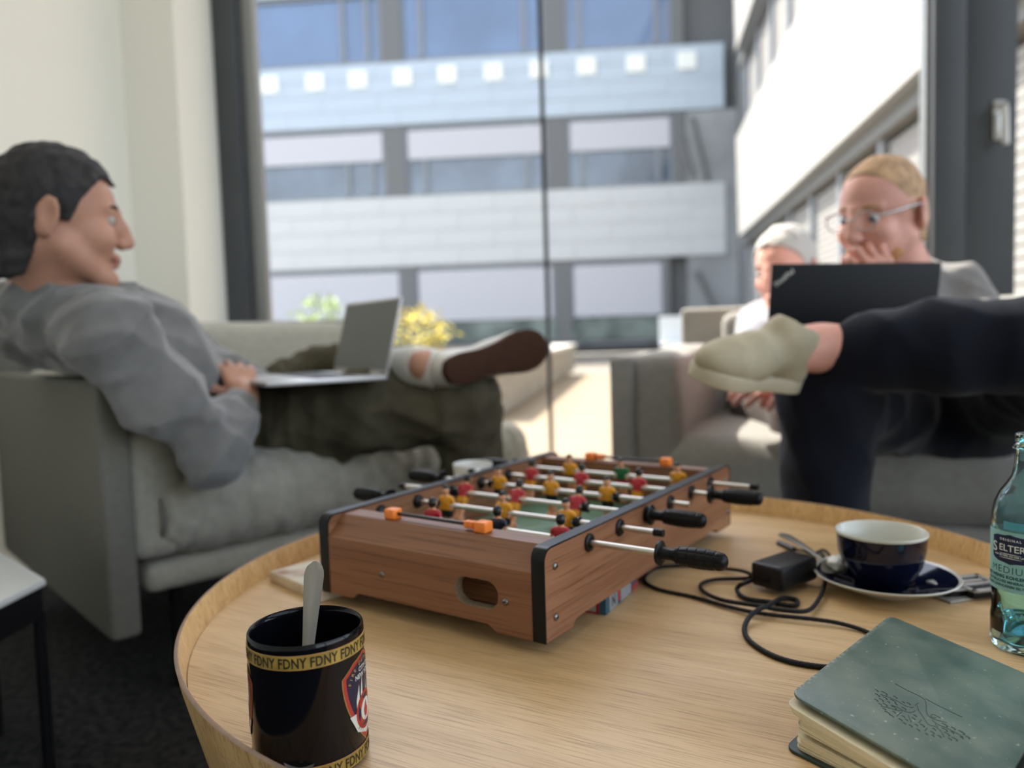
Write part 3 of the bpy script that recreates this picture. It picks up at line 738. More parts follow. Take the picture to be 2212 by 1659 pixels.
# ================================================================== MUG with spoon
mug_m = mat('black_glaze', (.003, .0032, .005), .12, spec=.35, coat=.0)
gold_m = mat('gold_print', (.36, .235, .05), .45, spec=.4, var=.2, scale=90)
copper_m = mat('gold_outline', (.42, .22, .08), .4, metal=.4)
MC = Vector((-.1570, .5620, ZT)); MR = .0415; MH = .1003
vdir = math.atan2(-MC.y, -MC.x)                 # from the mug towards the viewer
mug = thing('mug', 'black ceramic mug with golden lettered bands and a fire department shield', 'mug', MC)
q = MB()
q.lathe([(0, .006), (.0345, .006), (.0380, .010), (.0383, .0925), (.0386, .0965), (.0396, MH-.0006), (.0406, MH), (.0414, MH-.0012), (.0416, MH-.004), (MR, .090), (MR, .006), (.0400, .0015), (.0370, 0), (.0345, 0), (.0330, .0015), (0, .0018)], n=96)
q.obj('body', mug_m, mug, smooth=50)
ha = vdir+rad(164+6)
q = MB(); hp_ = [(MR-.002, .080), (MR+.014, .083), (MR+.027, .074), (MR+.031, .055), (MR+.027, .035), (MR+.014, .024), (MR-.002, .024)]
q.tube(catmull([(r*cos(ha), r*sin(ha), z) for r, z in hp_], 6), .0052, 14, flat=.75); q.obj('handle', mug_m, mug, smooth=60)
def onmug(x, z, lay, R=MR, a0=None): a = (vdir if a0 is None else a0)+x/R; r = R+.00025*lay; return (r*cos(a), r*sin(a), z)
def wrap(name, vs, fs, m_, par, ang, z0, lay, R=MR, x0=0, sub=True):
    q = MB(); q.add([onmug(v.x+x0, v.y+z0, lay, R, ang) for v in vs], fs); o = q.obj(name, m_, par); return o
def decal(name, poly, m_, par, ang, lay, R=MR, rows=48, cols=14):
    "row-convex flat print laid on a cylinder"
    ys = [p_[1] for p_ in poly]; z0, z1 = min(ys), max(ys); vs = []; fs = []
    for r_ in range(rows+1):
        z = z0+(z1-z0)*(r_/rows); z = min(max(z, z0+1e-6), z1-1e-6); xs = []
        for i in range(len(poly)):
            (xa, ya), (xb, yb) = poly[i], poly[(i+1) % len(poly)]
            if (ya-z)*(yb-z) <= 0 and ya != yb: xs.append(xa+(xb-xa)*(z-ya)/(yb-ya))
        if not xs: xs = [0]
        for c in range(cols+1): vs.append(onmug(min(xs)+(max(xs)-min(xs))*c/cols, z, lay, R, ang))
    for r_ in range(rows):
        for c in range(cols): i = r_*(cols+1)+c; fs.append((i, i+1, i+cols+2, i+cols+1))
    q = MB(); q.add(vs, fs); return q.obj(name, m_, par, smooth=180)
letter_m = mat('band_letters', (.03, .024, .008), .5)
tv, tf = text_geo('FDNY', .0098, 1.05, .00025)
for zc_ in (.0838, .0040):
    q = MB(); q.lathe([(MR+.0001, zc_), (MR+.0005, zc_+.0002), (MR+.0005, zc_+.0096), (MR+.0001, zc_+.0098)], n=96); bd = q.obj('printed_band', gold_m, mug, smooth=30)
    for s_ in (0, .0098):
        q = MB(); q.lathe([(MR+.0003, zc_+s_-.0003), (MR+.0006, zc_+s_), (MR+.0003, zc_+s_+.0003)], n=96); q.obj('band_edge', copper_m, bd, smooth=60)
    q = MB()
    for k in range(12):
        a = vdir+rad(-14.5+30*k)
        q.add([onmug(v.x*.74, v.y+zc_+.0015, 2.8, MR, a) for v in tv], tf)
    q.obj('band_lettering', letter_m, bd)
red_p = mat('print_red', (.42, .035, .025), .4); navy_p = mat('print_navy', (.010, .011, .040), .35); white_p = mat('print_white', (.62, .62, .55), .5); gold_t = mat('print_gold', (.55, .34, .10), .4)
def shield(ang):
    def out(e):
        h = .0246+e; pts = [(0, .0812+e*.6), (-.0060, .0790+e*.7), (-.0135, .0772+e), (-h, .0690+e*.2)]
        for t in np.linspace(0, 1, 14)[1:]:
            z = .0690+(.0165-e*1.5-.0690)*t; pts.append((-h*(1-t**2.1)**.92 if t < 1 else 0, z))
        return pts+[(-x, z) for x, z in pts[1:-1]][::-1]
    s_ = decal('shield_print', out(.0010), copper_m, mug, ang, 1.0)
    decal('shield_border', out(0), red_p, s_, ang, 1.6); decal('shield_field', out(-.0028), navy_p, s_, ang, 2.2)
    low = [p_ for p_ in out(-.0028)]
    # white ground under the towers
    z0 = .040
    hw = [(x, min(z, z0)) for x, z in low]
    decal('white_ground', [(x, z) for x, z in low if z < z0-.001]+[(.0195, z0-.001), (-.0195, z0-.001)] if False else sorted([], key=len) or [(-.0200, .0400), (-.0125, .0262), (0, .0205), (.0125, .0262), (.0200, .0400)], white_p, s_, ang, 2.8)
    for x0, x1, z0, z1, dz in ((-.0125, -.0085, .038, .0560, .004), (-.0068, -.0038, .038, .0610, .004), (.0020, .0034, .046, .0585, .001), (.0060, .0092, .038, .0530, .002)):
        decal('tower', [(x0, z0), (x1, z0), (x1, z1+dz), (x0, z1)], white_p, s_, ang, 2.8, rows=2, cols=3)
    def circ(cx_, cz, r, n=28): return [(cx_+r*cos(2*pi*k/n), cz+r*1.05*sin(2*pi*k/n)) for k in range(n)]
    decal('ring_red', circ(0, .0385, .0135), red_p, s_, ang, 3.4); decal('ring_white', circ(0, .0385, .0112), navy_p, s_, ang, 3.8)
    for k in range(4):
        a = rad(45+90*k); cx_, cz = .0078*cos(a), .0385+.0078*sin(a)
        decal('cross_arm', circ(cx_, cz, .0040, 12), red_p, s_, ang, 4.2, rows=12, cols=4)
    decal('disc', circ(0, .0385, .0078), white_p, s_, ang, 4.6)
    decal('flame', [(0, .0450), (-.0018, .0420), (-.0036, .0385), (-.0028, .0340), (0, .0325), (.0026, .0340), (.0032, .0375), (.0014, .0410)], red_p, s_, ang, 5.2, rows=20, cols=4)
    for k in range(4):
        decal('hose_line', [(-.013+k*.0022, .0285-k*.0018), (-.0118+k*.0022, .0285-k*.0018), (.003+k*.002, .0335-k*.003), (.0018+k*.002, .0335-k*.003)], navy_p, s_, ang, 5.0, rows=4, cols=2)
    for txt, z, sz in (('CITY OF', .0692, .0046), ('NEW YORK', .0640, .0050)):
        v_, f_ = text_geo(txt, sz, 1.0, .0001); wrap('lettering', v_, f_, white_p, s_, ang, z, 3.4)
    txt = 'FIRE DEPARTMENT'; q = MB()
    for i, ch in enumerate(txt):
        if ch == ' ': continue
        a = rad(72-144*i/(len(txt)-1)); v_, f_ = text_geo(ch, .0040)
        cx_, cz = -.0185*sin(a), .0580+.0172*cos(a)
        q.add([onmug(cx_+v.x*cos(a)-v.y*sin(a), cz+v.x*sin(a)+v.y*cos(a), 3.4, MR, ang) for v in v_], f_)
    q.obj('arched_lettering', gold_t, s_)
shield(vdir+rad(68)); shield(vdir-rad(101))
sp_m = mat('spoon_steel', (.22, .215, .19), .38, metal=.8)
def spoon(name, label, M, L=.168, bowl=True):
    "local x from bowl tip (0) to handle end (L), z up"
    t_ = thing(name, label, 'spoon', M=M)
    n = 40; vs = []; fs = []; w_ = []
    for i in range(n+1):
        t = i/n; x = t*L
        if t < .27: ww = .0135*math.sqrt(max(.02, 1-((t-.135)/.138)**2)); z = -.006*(1-((t-.135)/.135)**2)
        else:
            u = (t-.27)/.73; ww = .0030+.0056*max(0, (u-.15)/.85)**1.2; z = .006*sin(pi*u*.6)
            if u > .87: ww *= math.sqrt(max(.02, 1-((u-.87)/.132)**2))
        for s_, dz in ((-1, .0), (-.5, -.0012 if t < .27 else .0004), (0, -.0018 if t < .27 else .0006), (.5, -.0012 if t < .27 else .0004), (1, 0)):
            vs.append((x, s_*ww, z+dz))
    for i in range(n):
        for k in range(4): a = i*5+k; fs.append((a, a+1, a+6, a+5))
    N_ = len(vs); vs += [(x, y, z-.0011) for x, y, z in vs]; fs2 = [[i+N_ for i in f][::-1] for f in fs]
    for i in range(n): fs2 += [(i*5, (i+1)*5, (i+1)*5+N_, i*5+N_), (i*5+4, i*5+4+N_, (i+1)*5+4+N_, (i+1)*5+4)]
    fs2 += [(0, N_, N_+1, 1), (1, N_+1, N_+2, 2), (2, N_+2, N_+3, 3), (3, N_+3, N_+4, 4), (n*5, n*5+1, n*5+1+N_, n*5+N_), (n*5+1, n*5+2, n*5+2+N_, n*5+1+N_), (n*5+2, n*5+3, n*5+3+N_, n*5+2+N_), (n*5+3, n*5+4, n*5+4+N_, n*5+3+N_)]
    ns = 11*4
    q = MB(); q.add(vs, fs[:ns]+[f for f in fs2[:ns]]+[f for i, f in enumerate(fs2[len(fs):len(fs)+2*n]) if i < 22]+fs2[-8:-4]); q.obj('bowl', sp_m, t_, smooth=60)
    q = MB(); q.add(vs, fs[ns:]+fs2[ns:len(fs)]+[f for i, f in enumerate(fs2[len(fs):len(fs)+2*n]) if i >= 22]+fs2[-4:]); q.obj('handle', sp_m, t_, smooth=60)
    return t_
top = P(682, 1219, .6120); mid = P(668, 1388, .5720)
ax = (top-mid).normalized(); bot = top-ax*.152
spoon('teaspoon', 'steel teaspoon standing in the black mug', frame(bot, ax, Vector((.15, -1, .3))), L=.152)

# ================================================================== NOTEBOOK
green_m = bpy.data.materials.new('worn_green_leather'); green_m.use_nodes = True
n_ = green_m.node_tree.nodes; l_ = green_m.node_tree.links; b_ = n_['Principled BSDF']; b_.inputs['Roughness'].default_value = .36; b_.inputs['Specular IOR Level'].default_value = .55
tc = n_.new('ShaderNodeTexCoord'); a_ = n_.new('ShaderNodeTexNoise'); a_.inputs['Scale'].default_value = 22; a_.inputs['Detail'].default_value = 5; l_.new(tc.outputs['Object'], a_.inputs['Vector'])
r1 = n_.new('ShaderNodeValToRGB'); r1.color_ramp.elements[0].position = .35; r1.color_ramp.elements[1].position = .72
r1.color_ramp.elements[0].color = (.060, .105, .085, 1); r1.color_ramp.elements[1].color = (.165, .205, .160, 1); l_.new(a_.outputs['Fac'], r1.inputs[0])
s2 = n_.new('ShaderNodeTexNoise'); s2.inputs['Scale'].default_value = 210; s2.inputs['Detail'].default_value = 3; l_.new(tc.outputs['Object'], s2.inputs['Vector'])
r2 = n_.new('ShaderNodeValToRGB'); r2.color_ramp.elements[0].position = .665; r2.color_ramp.elements[1].position = .73; r2.color_ramp.elements[0].color = (0, 0, 0, 1); r2.color_ramp.elements[1].color = (.8, .8, .8, 1); l_.new(s2.outputs['Fac'], r2.inputs[0])
# wear along the fore edge (local x small)
sx_ = n_.new('ShaderNodeSeparateXYZ'); l_.new(tc.outputs['Object'], sx_.inputs[0])
mr = n_.new('ShaderNodeMapRange'); mr.inputs[1].default_value = .0; mr.inputs[2].default_value = .0045; mr.inputs[3].default_value = .7; mr.inputs[4].default_value = 0.0; sk_ = n_.new('ShaderNodeMath'); sk_.operation = 'MULTIPLY_ADD'; sk_.inputs[1].default_value = 0.0; l_.new(sx_.outputs['Y'], sk_.inputs[0]); l_.new(sx_.outputs['X'], sk_.inputs[2]); l_.new(sk_.outputs[0], mr.inputs[0])
s3 = n_.new('ShaderNodeTexNoise'); s3.inputs['Scale'].default_value = 260; l_.new(tc.outputs['Object'], s3.inputs['Vector'])
r3 = n_.new('ShaderNodeValToRGB'); r3.color_ramp.elements[0].position = .48; r3.color_ramp.elements[1].position = .62; l_.new(s3.outputs['Fac'], r3.inputs[0])
mm = n_.new('ShaderNodeMath'); mm.operation = 'MULTIPLY'; l_.new(mr.outputs[0], mm.inputs[0]); l_.new(r3.outputs[0], mm.inputs[1])
ma = n_.new('ShaderNodeMath'); ma.operation = 'MAXIMUM'; l_.new(mm.outputs[0], ma.inputs[0]); l_.new(r2.outputs[0], ma.inputs[1])
mx = n_.new('ShaderNodeMix'); mx.data_type = 'RGBA'; mx.inputs[7].default_value = (.42, .42, .34, 1); l_.new(ma.outputs[0], mx.inputs[0]); l_.new(r1.outputs[0], mx.inputs[6]); l_.new(mx.outputs[2], b_.inputs['Base Color'])
gdark = mat('green_leather_edge', (.018, .035, .028), .5); page_m = mat('cream_paper', (.74, .66, .46), .85, var=.12, scale=4, stretch=(1, 1, 500)); deb_m = mat('debossed_print', (.018, .032, .026), .55)
A = PZ(1707, 1497, ZT+.0395); C2 = PZ(1922, 1328, ZT+.0375); Dw = PZ(1990, 1660, ZT+.0268)-A
fe = C2-A; wd = Dw.normalized()
nb = thing('notebook', 'worn green leather notebook with cream pages and a debossed tree', 'notebook', M=frame(A, wd, wd.cross(fe.normalized()) if wd.cross(fe.normalized()).z > 0 else fe.normalized().cross(wd)))
NBi = nb.matrix_world.inverted(); feL = NBi @ C2; WC = .140
shx = feL.x; FL_ = feL.y; sk_.inputs[1].default_value = -shx/FL_
def cov(x, y): return (x+shx*y/FL_, y)
def cover_poly(w_, l, r=.009): return [cov(x+w_/2, y+l/2) for x, y in rrect(w_, l, r, 6)]
q = MB(); q.prism(cover_poly(WC, FL_), -.0026, 0, bev=.0009); cv = q.obj('front_cover', green_m, nb, smooth=40)
# spine and back cover
def Lw(v): return NBi @ v
A0 = PZ(1695, 1614, ZT+.0022)
xw = Vector((wd.x, wd.y, 0)).normalized(); yw = Vector((fe.x, fe.y, 0)).normalized()
BM = NBi @ frame(Vector((A0.x, A0.y, ZT)), xw)
yB = (BM.to_3x3().inverted() @ (NBi.to_3x3() @ yw)); shB = yB.x/yB.y
Lb = fe.length/math.sqrt(1+shB**2)
def bpoly(x0, x1, y0, y1, r=.008):
    w_, l = x1-x0, y1-y0; return [(x+x0+w_/2+shB*(y+y0+l/2), y+y0+l/2) for x, y in rrect(w_, l, r, 5)]
q = MB(); q.prism(bpoly(0, WC-.004, 0, Lb), .0, .0028, BM, bev=.0008); q.obj('back_cover', gdark, nb, smooth=40)
rr = random.Random(3); zc_ = .0030
tiltR = lambda f: f
for blk, (nlv, th0, x_in, dz) in enumerate(((9, .0011, .0065, .0), (15, .00085, .0075, .0030))):
    zc_ += dz
    q = MB()
    for k in range(nlv):
        x0 = x_in+rr.uniform(-.0011, .0011)-(.0006*k if blk == 1 and k > 9 else 0); z0 = zc_
        poly = bpoly(x0, WC-.010, .004+rr.uniform(-.0007, .0007), Lb-.004, .007)
        lift = (.0 if blk == 0 else .0025)*(k/nlv)**1.2+(.0015*(k/nlv) if blk == 0 else .0)+(.003 if blk else 0)
        # sheets drop towards the spine
        vs = []; n = len(poly)
        for zz in (0, th0*.82):
            for x, y in poly:
                f_ = 1-min(1, max(0, x/WC)); sk = (.38+.62*f_)*(1-.07*y/Lb)
                vs.append(BM @ Vector((x, y, .003+(z0-.003)*sk+zz+lift*f_**1.5*.8)))
        q.add(vs, [list(range(n))[::-1], [i+n for i in range(n)]]+[(i, (i+1) % n, (i+1) % n+n, i+n) for i in range(n)])
        zc_ += th0
    q.obj('page_block', page_m, nb)['kind'] = 'stuff'
q = MB(); q.box((WC-.010, .003, 0.0), (WC-.0035, Lb-.003, .0215), BM, bev=.002); q.obj('spine', gdark, nb, smooth=40)
# debossed tree drawn with thin pressed strokes
def cpx(x, y):
    d = (x-CX)/FPX*R2-(y-CY)/FPX*U2+_F; o_ = NBi @ Vector((0, 0, CAMZ)); dl = NBi.to_3x3() @ d; t = -o_.z/dl.z
    p_ = o_+dl*t; return Vector((p_.x, p_.y, .00008))
def zc(x, y): return cpx(1850+x/7.373, 1450+y/7.373)
strokes = [[(615, 198), (800, 300), (1000, 395), (1070, 440), (1100, 480), (1112, 560), (1115, 640), (1150, 710), (1250, 770), (1440, 818)],
 [(1100, 437), (1250, 520), (1500, 645), (1685, 730)], [(968, 550), (985, 610), (1050, 710), (1150, 850), (1250, 880), (1340, 950), (1400, 1050)],
 [(935, 545), (960, 520), (988, 508)], [(385, 370), (500, 410), (640, 470), (740, 530), (800, 560), (870, 580), (912, 568)],
 [(550, 540), (650, 575), (740, 625), (820, 655), (890, 655), (940, 630)], [(390, 560), (500, 580), (640, 622), (725, 625)],
 [(1205, 780), (1300, 850), (1400, 890), (1500, 940), (1620, 1000), (1700, 1050)], [(1255, 840), (1280, 870), (1300, 885)],
 [(725, 648), (680, 680), (642, 715)], [(830, 700), (845, 750), (872, 810)], [(1030, 770), (1015, 800), (1000, 822)], [(1125, 905), (1105, 930), (1088, 952)],
 [(1345, 750), (1280, 712), (1220, 690), (1185, 705), (1205, 730), (1250, 742), (1270, 735)]]
leaves = [(325, 305, 60), (335, 375, 90), (450, 345, 110), (320, 460, 70), (460, 425, 90), (400, 455, 90), (380, 525, 60), (460, 530, 90), (445, 600, 60), (500, 660, 100), (570, 712, 60), (620, 410, 70), (745, 492, 50), (835, 515, 70), (515, 490, 50), (635, 525, 50), (590, 470, 100), (600, 575, 90), (760, 590, 80), (750, 720, 60), (705, 770, 70), (765, 828, 50), (935, 705, 60), (865, 868, 60), (957, 853, 50), (1052, 860, 80), (985, 935, 60), (1115, 997, 50), (1215, 975, 70), (1220, 1025, 50), (1410, 850, 110), (1545, 905, 80), (1680, 970, 120), (1775, 1050, 80), (1410, 925, 110), (1445, 995, 110), (1570, 1075, 110), (1490, 1078, 60), (600, 650, 60), (800, 775, 50), (910, 750, 60), (1240, 920, 60), (1325, 1035, 70), (1530, 975, 60), (1680, 1055, 60)]
q = MB()
def stroke(pts, r):
    pts = catmull(pts, 5) if len(pts) > 2 else pts
    q.tube(pts, r, 6, M=T((0, 0, -.00012)))
for s_ in strokes: stroke([zc(*p_) for p_ in s_], .00034)
for x, y, L in leaves:
    h = L/2; stroke([zc(x-h, y-h*.45), zc(x-h*.2, y-h*.15), zc(x+h*.6, y+h*.35), zc(x+h*.75, y+h*.62), zc(x+h*.35, y+h*.62)], .00040)
q.obj('debossed_tree', deb_m, cv)

# ================================================================== CHARGER AND CABLES
ad_m = mat('charger_black', (.008, .008, .009), .38, spec=.4, bump=.15, bscale=900)
A1 = Vector((.2668, .8957, ZT)); xv = Vector((.0268+.006, -.034, 0)).normalized()
chg = thing('power_adapter', 'black block charger lying on the table beside the cup', 'charger', M=frame(Vector((.2707, .8957, ZT+.0062)), Vector((.0261, -.0339, 0))))
q = MB(); q.box((0, 0, 0), (.0430, .0740, .0285), bev=.0052, seg=4); q.obj('body', ad_m, chg, smooth=45)
q = MB(); q.box((.0165, -.0016, .007), (.0265, .0008, .014), bev=.001); q.obj('port', blk_m, chg, smooth=40)
cab_m = mat('braided_black_cable', (.008, .008, .009), .55, spec=.3, bump=1.0, bscale=700)
def cable(name, label, pts, r, parts=None):
    t_ = thing(name, label, 'cable', tuple(pts[0])); o0 = Vector(pts[0])
    pp = catmull(pts, 10); q = MB(); n = 12; q.tube([p_-o0 for p_ in pp], r, n)
    # woven sleeve relief: alternate facets stand proud
    for i, v in enumerate(q.v):
        ring_, k = divmod(i, n); c = pp[min(ring_, len(pp)-1)]-o0; q.v[i] = c+(v-c)*(1.0+.10*((k+ring_) % 2))
    q.obj('cord', cab_m, t_, smooth=70)
    for a, b_, rr_, nm in parts or []:
        q = MB(); q.tube([Vector(a)-o0, Vector(b_)-o0], rr_, 14, flat=.75); q.obj(nm, blk_m, t_, smooth=50)
    return t_
def tz(x, y, h=.0025): return PZ(x, y, ZT+h)
cable('mains_cable', 'long black braided power cord looping towards the football game', [tz(1650, 1260, .012), tz(1612, 1236, .012), tz(1560, 1228, .004), tz(1480, 1222), tz(1415, 1228), tz(1392, 1252), tz(1420, 1272), tz(1500, 1290), tz(1580, 1312, .004), tz(1650, 1326, .005), tz(1760, 1338, .005), tz(1820, 1348, .004), tz(1880, 1368), tz(1960, 1410), tz(2040, 1470)], .0021)
cable('charging_cable', 'thick black braided cable running under the green notebook', [tz(1772, 1192, .0075), tz(1785, 1215, .012), tz(1782, 1262, .008), tz(1764, 1302, .006), tz(1740, 1320, .0065), tz(1690, 1318, .0065), tz(1640, 1309, .008), tz(1560, 1296, .0065), tz(1520, 1278, .0045), tz(1515, 1262, .0045), tz(1545, 1252, .0045), tz(1600, 1250, .006), tz(1620, 1248, .0125)], .0023)
cable('usb_cable', 'black braided cable bending into a loop below the charger', [tz(1600, 1262, .012), tz(1592, 1275, .005), tz(1610, 1292, .0030), tz(1660, 1300, .003), tz(1715, 1308, .003), tz(1720, 1296, .003), tz(1690, 1292, .004), tz(1660, 1308, .0095), tz(1640, 1316, .011), tz(1618, 1334, .007), tz(1608, 1360, .0035), tz(1620, 1385), tz(1660, 1412), tz(1710, 1430), tz(1768, 1440), tz(1840, 1446)], .0025, [(tz(1600, 1263, .012), tz(1622, 1254, .0125), .0034, 'plug')])
cable('plug_lead', 'black lead with a slim plug lying behind the charger', [tz(1716, 1187, .004), tz(1735, 1190, .003), tz(1757, 1196, .003), tz(1778, 1188, .003), tz(1792, 1200, .005), tz(1790, 1215, .005)], .0017, [(tz(1683, 1172, .003), tz(1716, 1187, .004), .0045, 'plug')])

# ================================================================== CUP, SAUCER, SPOON
cup_b = mat('navy_glaze', (.004, .006, .022), .08, spec=.45, coat=.1); cup_w = mat('cream_glaze', (.62, .62, .55), .25, coat=.3)
SC = Vector((.4225, .882, ZT))
sc = thing('saucer', 'navy blue saucer with a white rim under the coffee cup', 'saucer', SC)
q = MB(); q.use(cup_b).lathe([(0, .0050), (.030, .0050), (.032, .0075), (.036, .0078), (.050, .0115), (.0735, .0195)], n=96)
q.obj('well', None, sc, smooth=60)
q = MB(); q.lathe([(.0735, .0195), (.0768, .0212), (.0776, .0200), (.074, .0170), (.048, .0065), (.034, .0035), (.033, 0), (.029, 0), (.028, .003), (0, .0030), (0, .0045), (.03, .0046), (.045, .0095)], n=96); q.obj('underside', cup_w, sc, smooth=60)
cp = thing('coffee_cup', 'navy blue cappuccino cup with cream inside on its saucer', 'cup', SC+Vector((-.005, .0, .0052)))
q = MB(); q.lathe([(.0, .004), (.0235, .004), (.025, 0), (.0265, 0), (.0275, .005), (.036, .013), (.0430, .027), (.0465, .043), (.0482, .0618)], n=96); q.obj('body', cup_b, cp, smooth=60)
q = MB(); q.lathe([(.0482, .0618), (.0492, .0640), (.0484, .0652), (.0470, .0645), (.0455, .045), (.0415, .028), (.034, .0155), (.022, .009), (0, .008)], n=96); q.obj('inside_glaze', cup_w, cp, smooth=60)
q = MB(); ha_ = rad(62); q.tube(catmull([(r*cos(ha_), r*sin(ha_), z) for r, z in ((.0490, .050), (.060, .053), (.071, .045), (.070, .033), (.058, .024), (.0445, .024))], 6), .0048, 12); q.obj('handle', cup_b, cp, smooth=60)
s_end = PZ(1716, 1182, ZT+.027); s_bowl = PZ(1822, 1238, ZT+.0195); d_ = (s_end-s_bowl)
spoon('cup_spoon', 'steel spoon lying across the navy saucer beside the cup', frame(s_bowl+Vector((0, 0, .003)), d_, Vector((0, 0, 1))), L=.118)
# wrapped biscuit / milk tub: crumpled white and silver
q = MB(); gq = T(PZ(1808, 1222, ZT+.020)) @ RZ(.4)
q.box((-.010, -.009, -.002), (.010, .009, .009), gq @ RX(.25), bev=.003, seg=3); q.box((-.012, -.004, .006), (.006, .008, .0105), gq @ RZ(.6) @ RY(-.2), bev=.002)
tag(q.obj('sugar_packet', mat('white_wrapper', (.85, .84, .80), .35, bump=.6, bscale=180), smooth=50), 'small white wrapped sugar packet on the navy saucer', 'packet')

# ================================================================== METAL PUZZLE behind the bottle
pz = thing('metal_puzzle', 'flat silver and black cut out metal piece between saucer and bottle', 'puzzle', M=frame(PZ(2104, 1301, ZT), Vector((.86, .14, 0))))
sil = mat('satin_silver', (.42, .41, .38), .4, metal=.5); 
q = MB(); q.box((-.028, 0, 0), (.062, .062, .003), RZ(.12) @ T((0, .004, 0)), bev=.001); q.obj('base_plate', sil, pz, smooth=30)
q = MB(); q.box((0, 0, .003), (.052, .052, .0095), RZ(.05), bev=.001); q.obj('core', blk_m, pz, smooth=30)
for a0, b0, a1, b1 in ((0, 0, .050, .006), (0, 0, .006, .050), (.044, 0, .050, .050), (0, .044, .050, .050), (.005, .020, .046, .026), (-.022, .030, .002, .046), (.012, .030, .040, .036)):
    q = MB(); q.box((a0, b0, .0095), (a1, b1, .0125), RZ(.05), bev=.0006); q.obj('cut_plate', sil, pz, smooth=30)
q = MB(); q.box((-.024, .012, .003), (-.002, .050, .009), RZ(-.1), bev=.001); q.obj('small_core', blk_m, pz, smooth=30)
q = MB(); q.box((-.026, .010, .009), (-.001, .024, .0115), RZ(-.1), bev=.0008); q.obj('cut_plate', sil, pz, smooth=30)

# ================================================================== BOTTLE
glass_b = bpy.data.materials.new('turquoise_glass'); glass_b.use_nodes = True
b_ = glass_b.node_tree.nodes['Principled BSDF']; b_.inputs['Base Color'].default_value = (.62, .95, .98, 1); b_.inputs['Transmission Weight'].default_value = 1; b_.inputs['Roughness'].default_value = .02; b_.inputs['IOR'].default_value = 1.48
BC = Vector((.4762, .7155, ZT)); bR = .0303
bt = thing('glass_bottle', 'turquoise glass water bottle with a pale blue paper label at the right edge', 'bottle', BC)
prof = [(0, .004), (.020, .0035), (.0265, 0), (.0290, .002), (.0303, .008), (.0303, .030), (.0294, .036), (.0292, .048), (.0300, .056), (.0302, .060), (.0302, .122), (.0298, .128), (.0278, .138), (.0235, .148), (.0180, .156), (.0142, .163), (.0124, .172), (.0115, .184), (.0114, .187), (.0136, .188), (.0139, .1905), (.0128, .1925), (.0112, .194), (.0124, .1975), (.0128, .2000), (.0118, .2022), (.0100, .2025)]
inn = [(.0092, .2020), (.0090, .180), (.0100, .168), (.0150, .155), (.0205, .1475), (.0250, .139), (.0270, .128), (.0274, .118), (.0274, .010), (.0250, .0075), (.014, .0095), (0, .012)]
q = MB(); q.lathe(prof+inn, n=96); q.obj('body', glass_b, bt, smooth=60)
# raised relief on the lower part
q = MB(); rr = random.Random(5)
for k in range(9):
    a = vdir*0+math.atan2(-BC.y, -BC.x)+rad(-50+k*11); z = .040+.006*rr.uniform(-1, 1); pts = []
    for t in range(5): pts.append(((bR-.0010)*cos(a+rad(3*t*rr.uniform(.4, 1))), (bR-.0010)*sin(a+rad(3*t)), z+.0035*sin(t*1.3+k)))
    q.tube(catmull(pts, 4), .0011, 8)
q.obj('relief', glass_b, bt, smooth=60)
q = MB(); q.lathe([(0, .0122), (.014, .0097), (.0249, .0078), (.02735, .0103), (.02735, .018), (.0268, .0172), (0, .0172)], n=64)
wm = bpy.data.materials.new('water'); wm.use_nodes = True; b_ = wm.node_tree.nodes['Principled BSDF']; b_.inputs['Base Color'].default_value = (.55, .92, 1, 1); b_.inputs['Transmission Weight'].default_value = 1; b_.inputs['Roughness'].default_value = 0; b_.inputs['IOR'].default_value = 1.33
q.obj('water', wm, bt, smooth=40)
ba = math.atan2(-BC.y, -BC.x)+rad(-28); R0 = .0303
lab_m = mat('label_aqua', (.26, .50, .48), .5, var=.06, scale=40); labn = mat('label_navy', (.010, .016, .055), .4); labw = mat('label_white', (.72, .76, .72), .5); labd = mat('label_dark_teal', (.015, .09, .12), .5)
hw = rad(78)*R0
def bdec(name, poly, m_, par, lay, rows=10, cols=40): return decal(name, poly, m_, par, ba, lay, R0, rows, cols)
lb = bdec('label', [(-hw, .058), (hw, .058), (hw, .114), (-hw, .114)], lab_m, bt, 1)
q = MB()
pw = rad(34.5)*R0
arch = [(-pw, .1085), (-pw*.5, .1108), (0, .1115), (pw*.5, .1108), (pw, .1085), (pw, .0880), (pw*.5, .0848), (0, .0838), (-pw*.5, .0848), (-pw, .0880)]
bdec('brand_panel', arch, labn, lb, 2, rows=16)
ar2 = [(-pw+.0002, .1088), (-pw*.5, .11115), (0, .11185), (pw*.5, .11115), (pw-.0002, .1088), (pw-.0002, .1083), (0, .1112), (-pw+.0002, .1083)]
for txt, z, sz, m_, bo, spc in (('ORIGINAL', .1055, .0030, labw, .0001, 1.5), ('ELTERS', .0960, .0086, labw, .0001, 1.0), ('AUS SELTERS AN DER LAHN', .0910, .0021, labw, .00008, 1.15), ('MEDIUM', .0755, .0092, labd, -.0001, 1.15), ('MIT WENIG KOHLENSÄURE', .0705, .0040, labd, .00018, 1.05), ('NATÜRLICHES MINERALWASSER', .0662, .0034, labd, .0001, 1.0), ('AUS DER LEGENDÄREN SELTERS QUELLE', .0622, .0032, labd, .0001, 1.0)):
    v_, f_ = text_geo(txt, sz, spc, bo); wrap('lettering', v_, f_, m_, lb, ba, z, 3.2, R0, x0=.0034 if txt == 'ELTERS' else 0)
v_, f_ = text_geo('S', .0128, 1, .0001); wrap('lettering', v_, f_, labw, lb, ba, .0940, 3.2, R0, x0=-.0150)
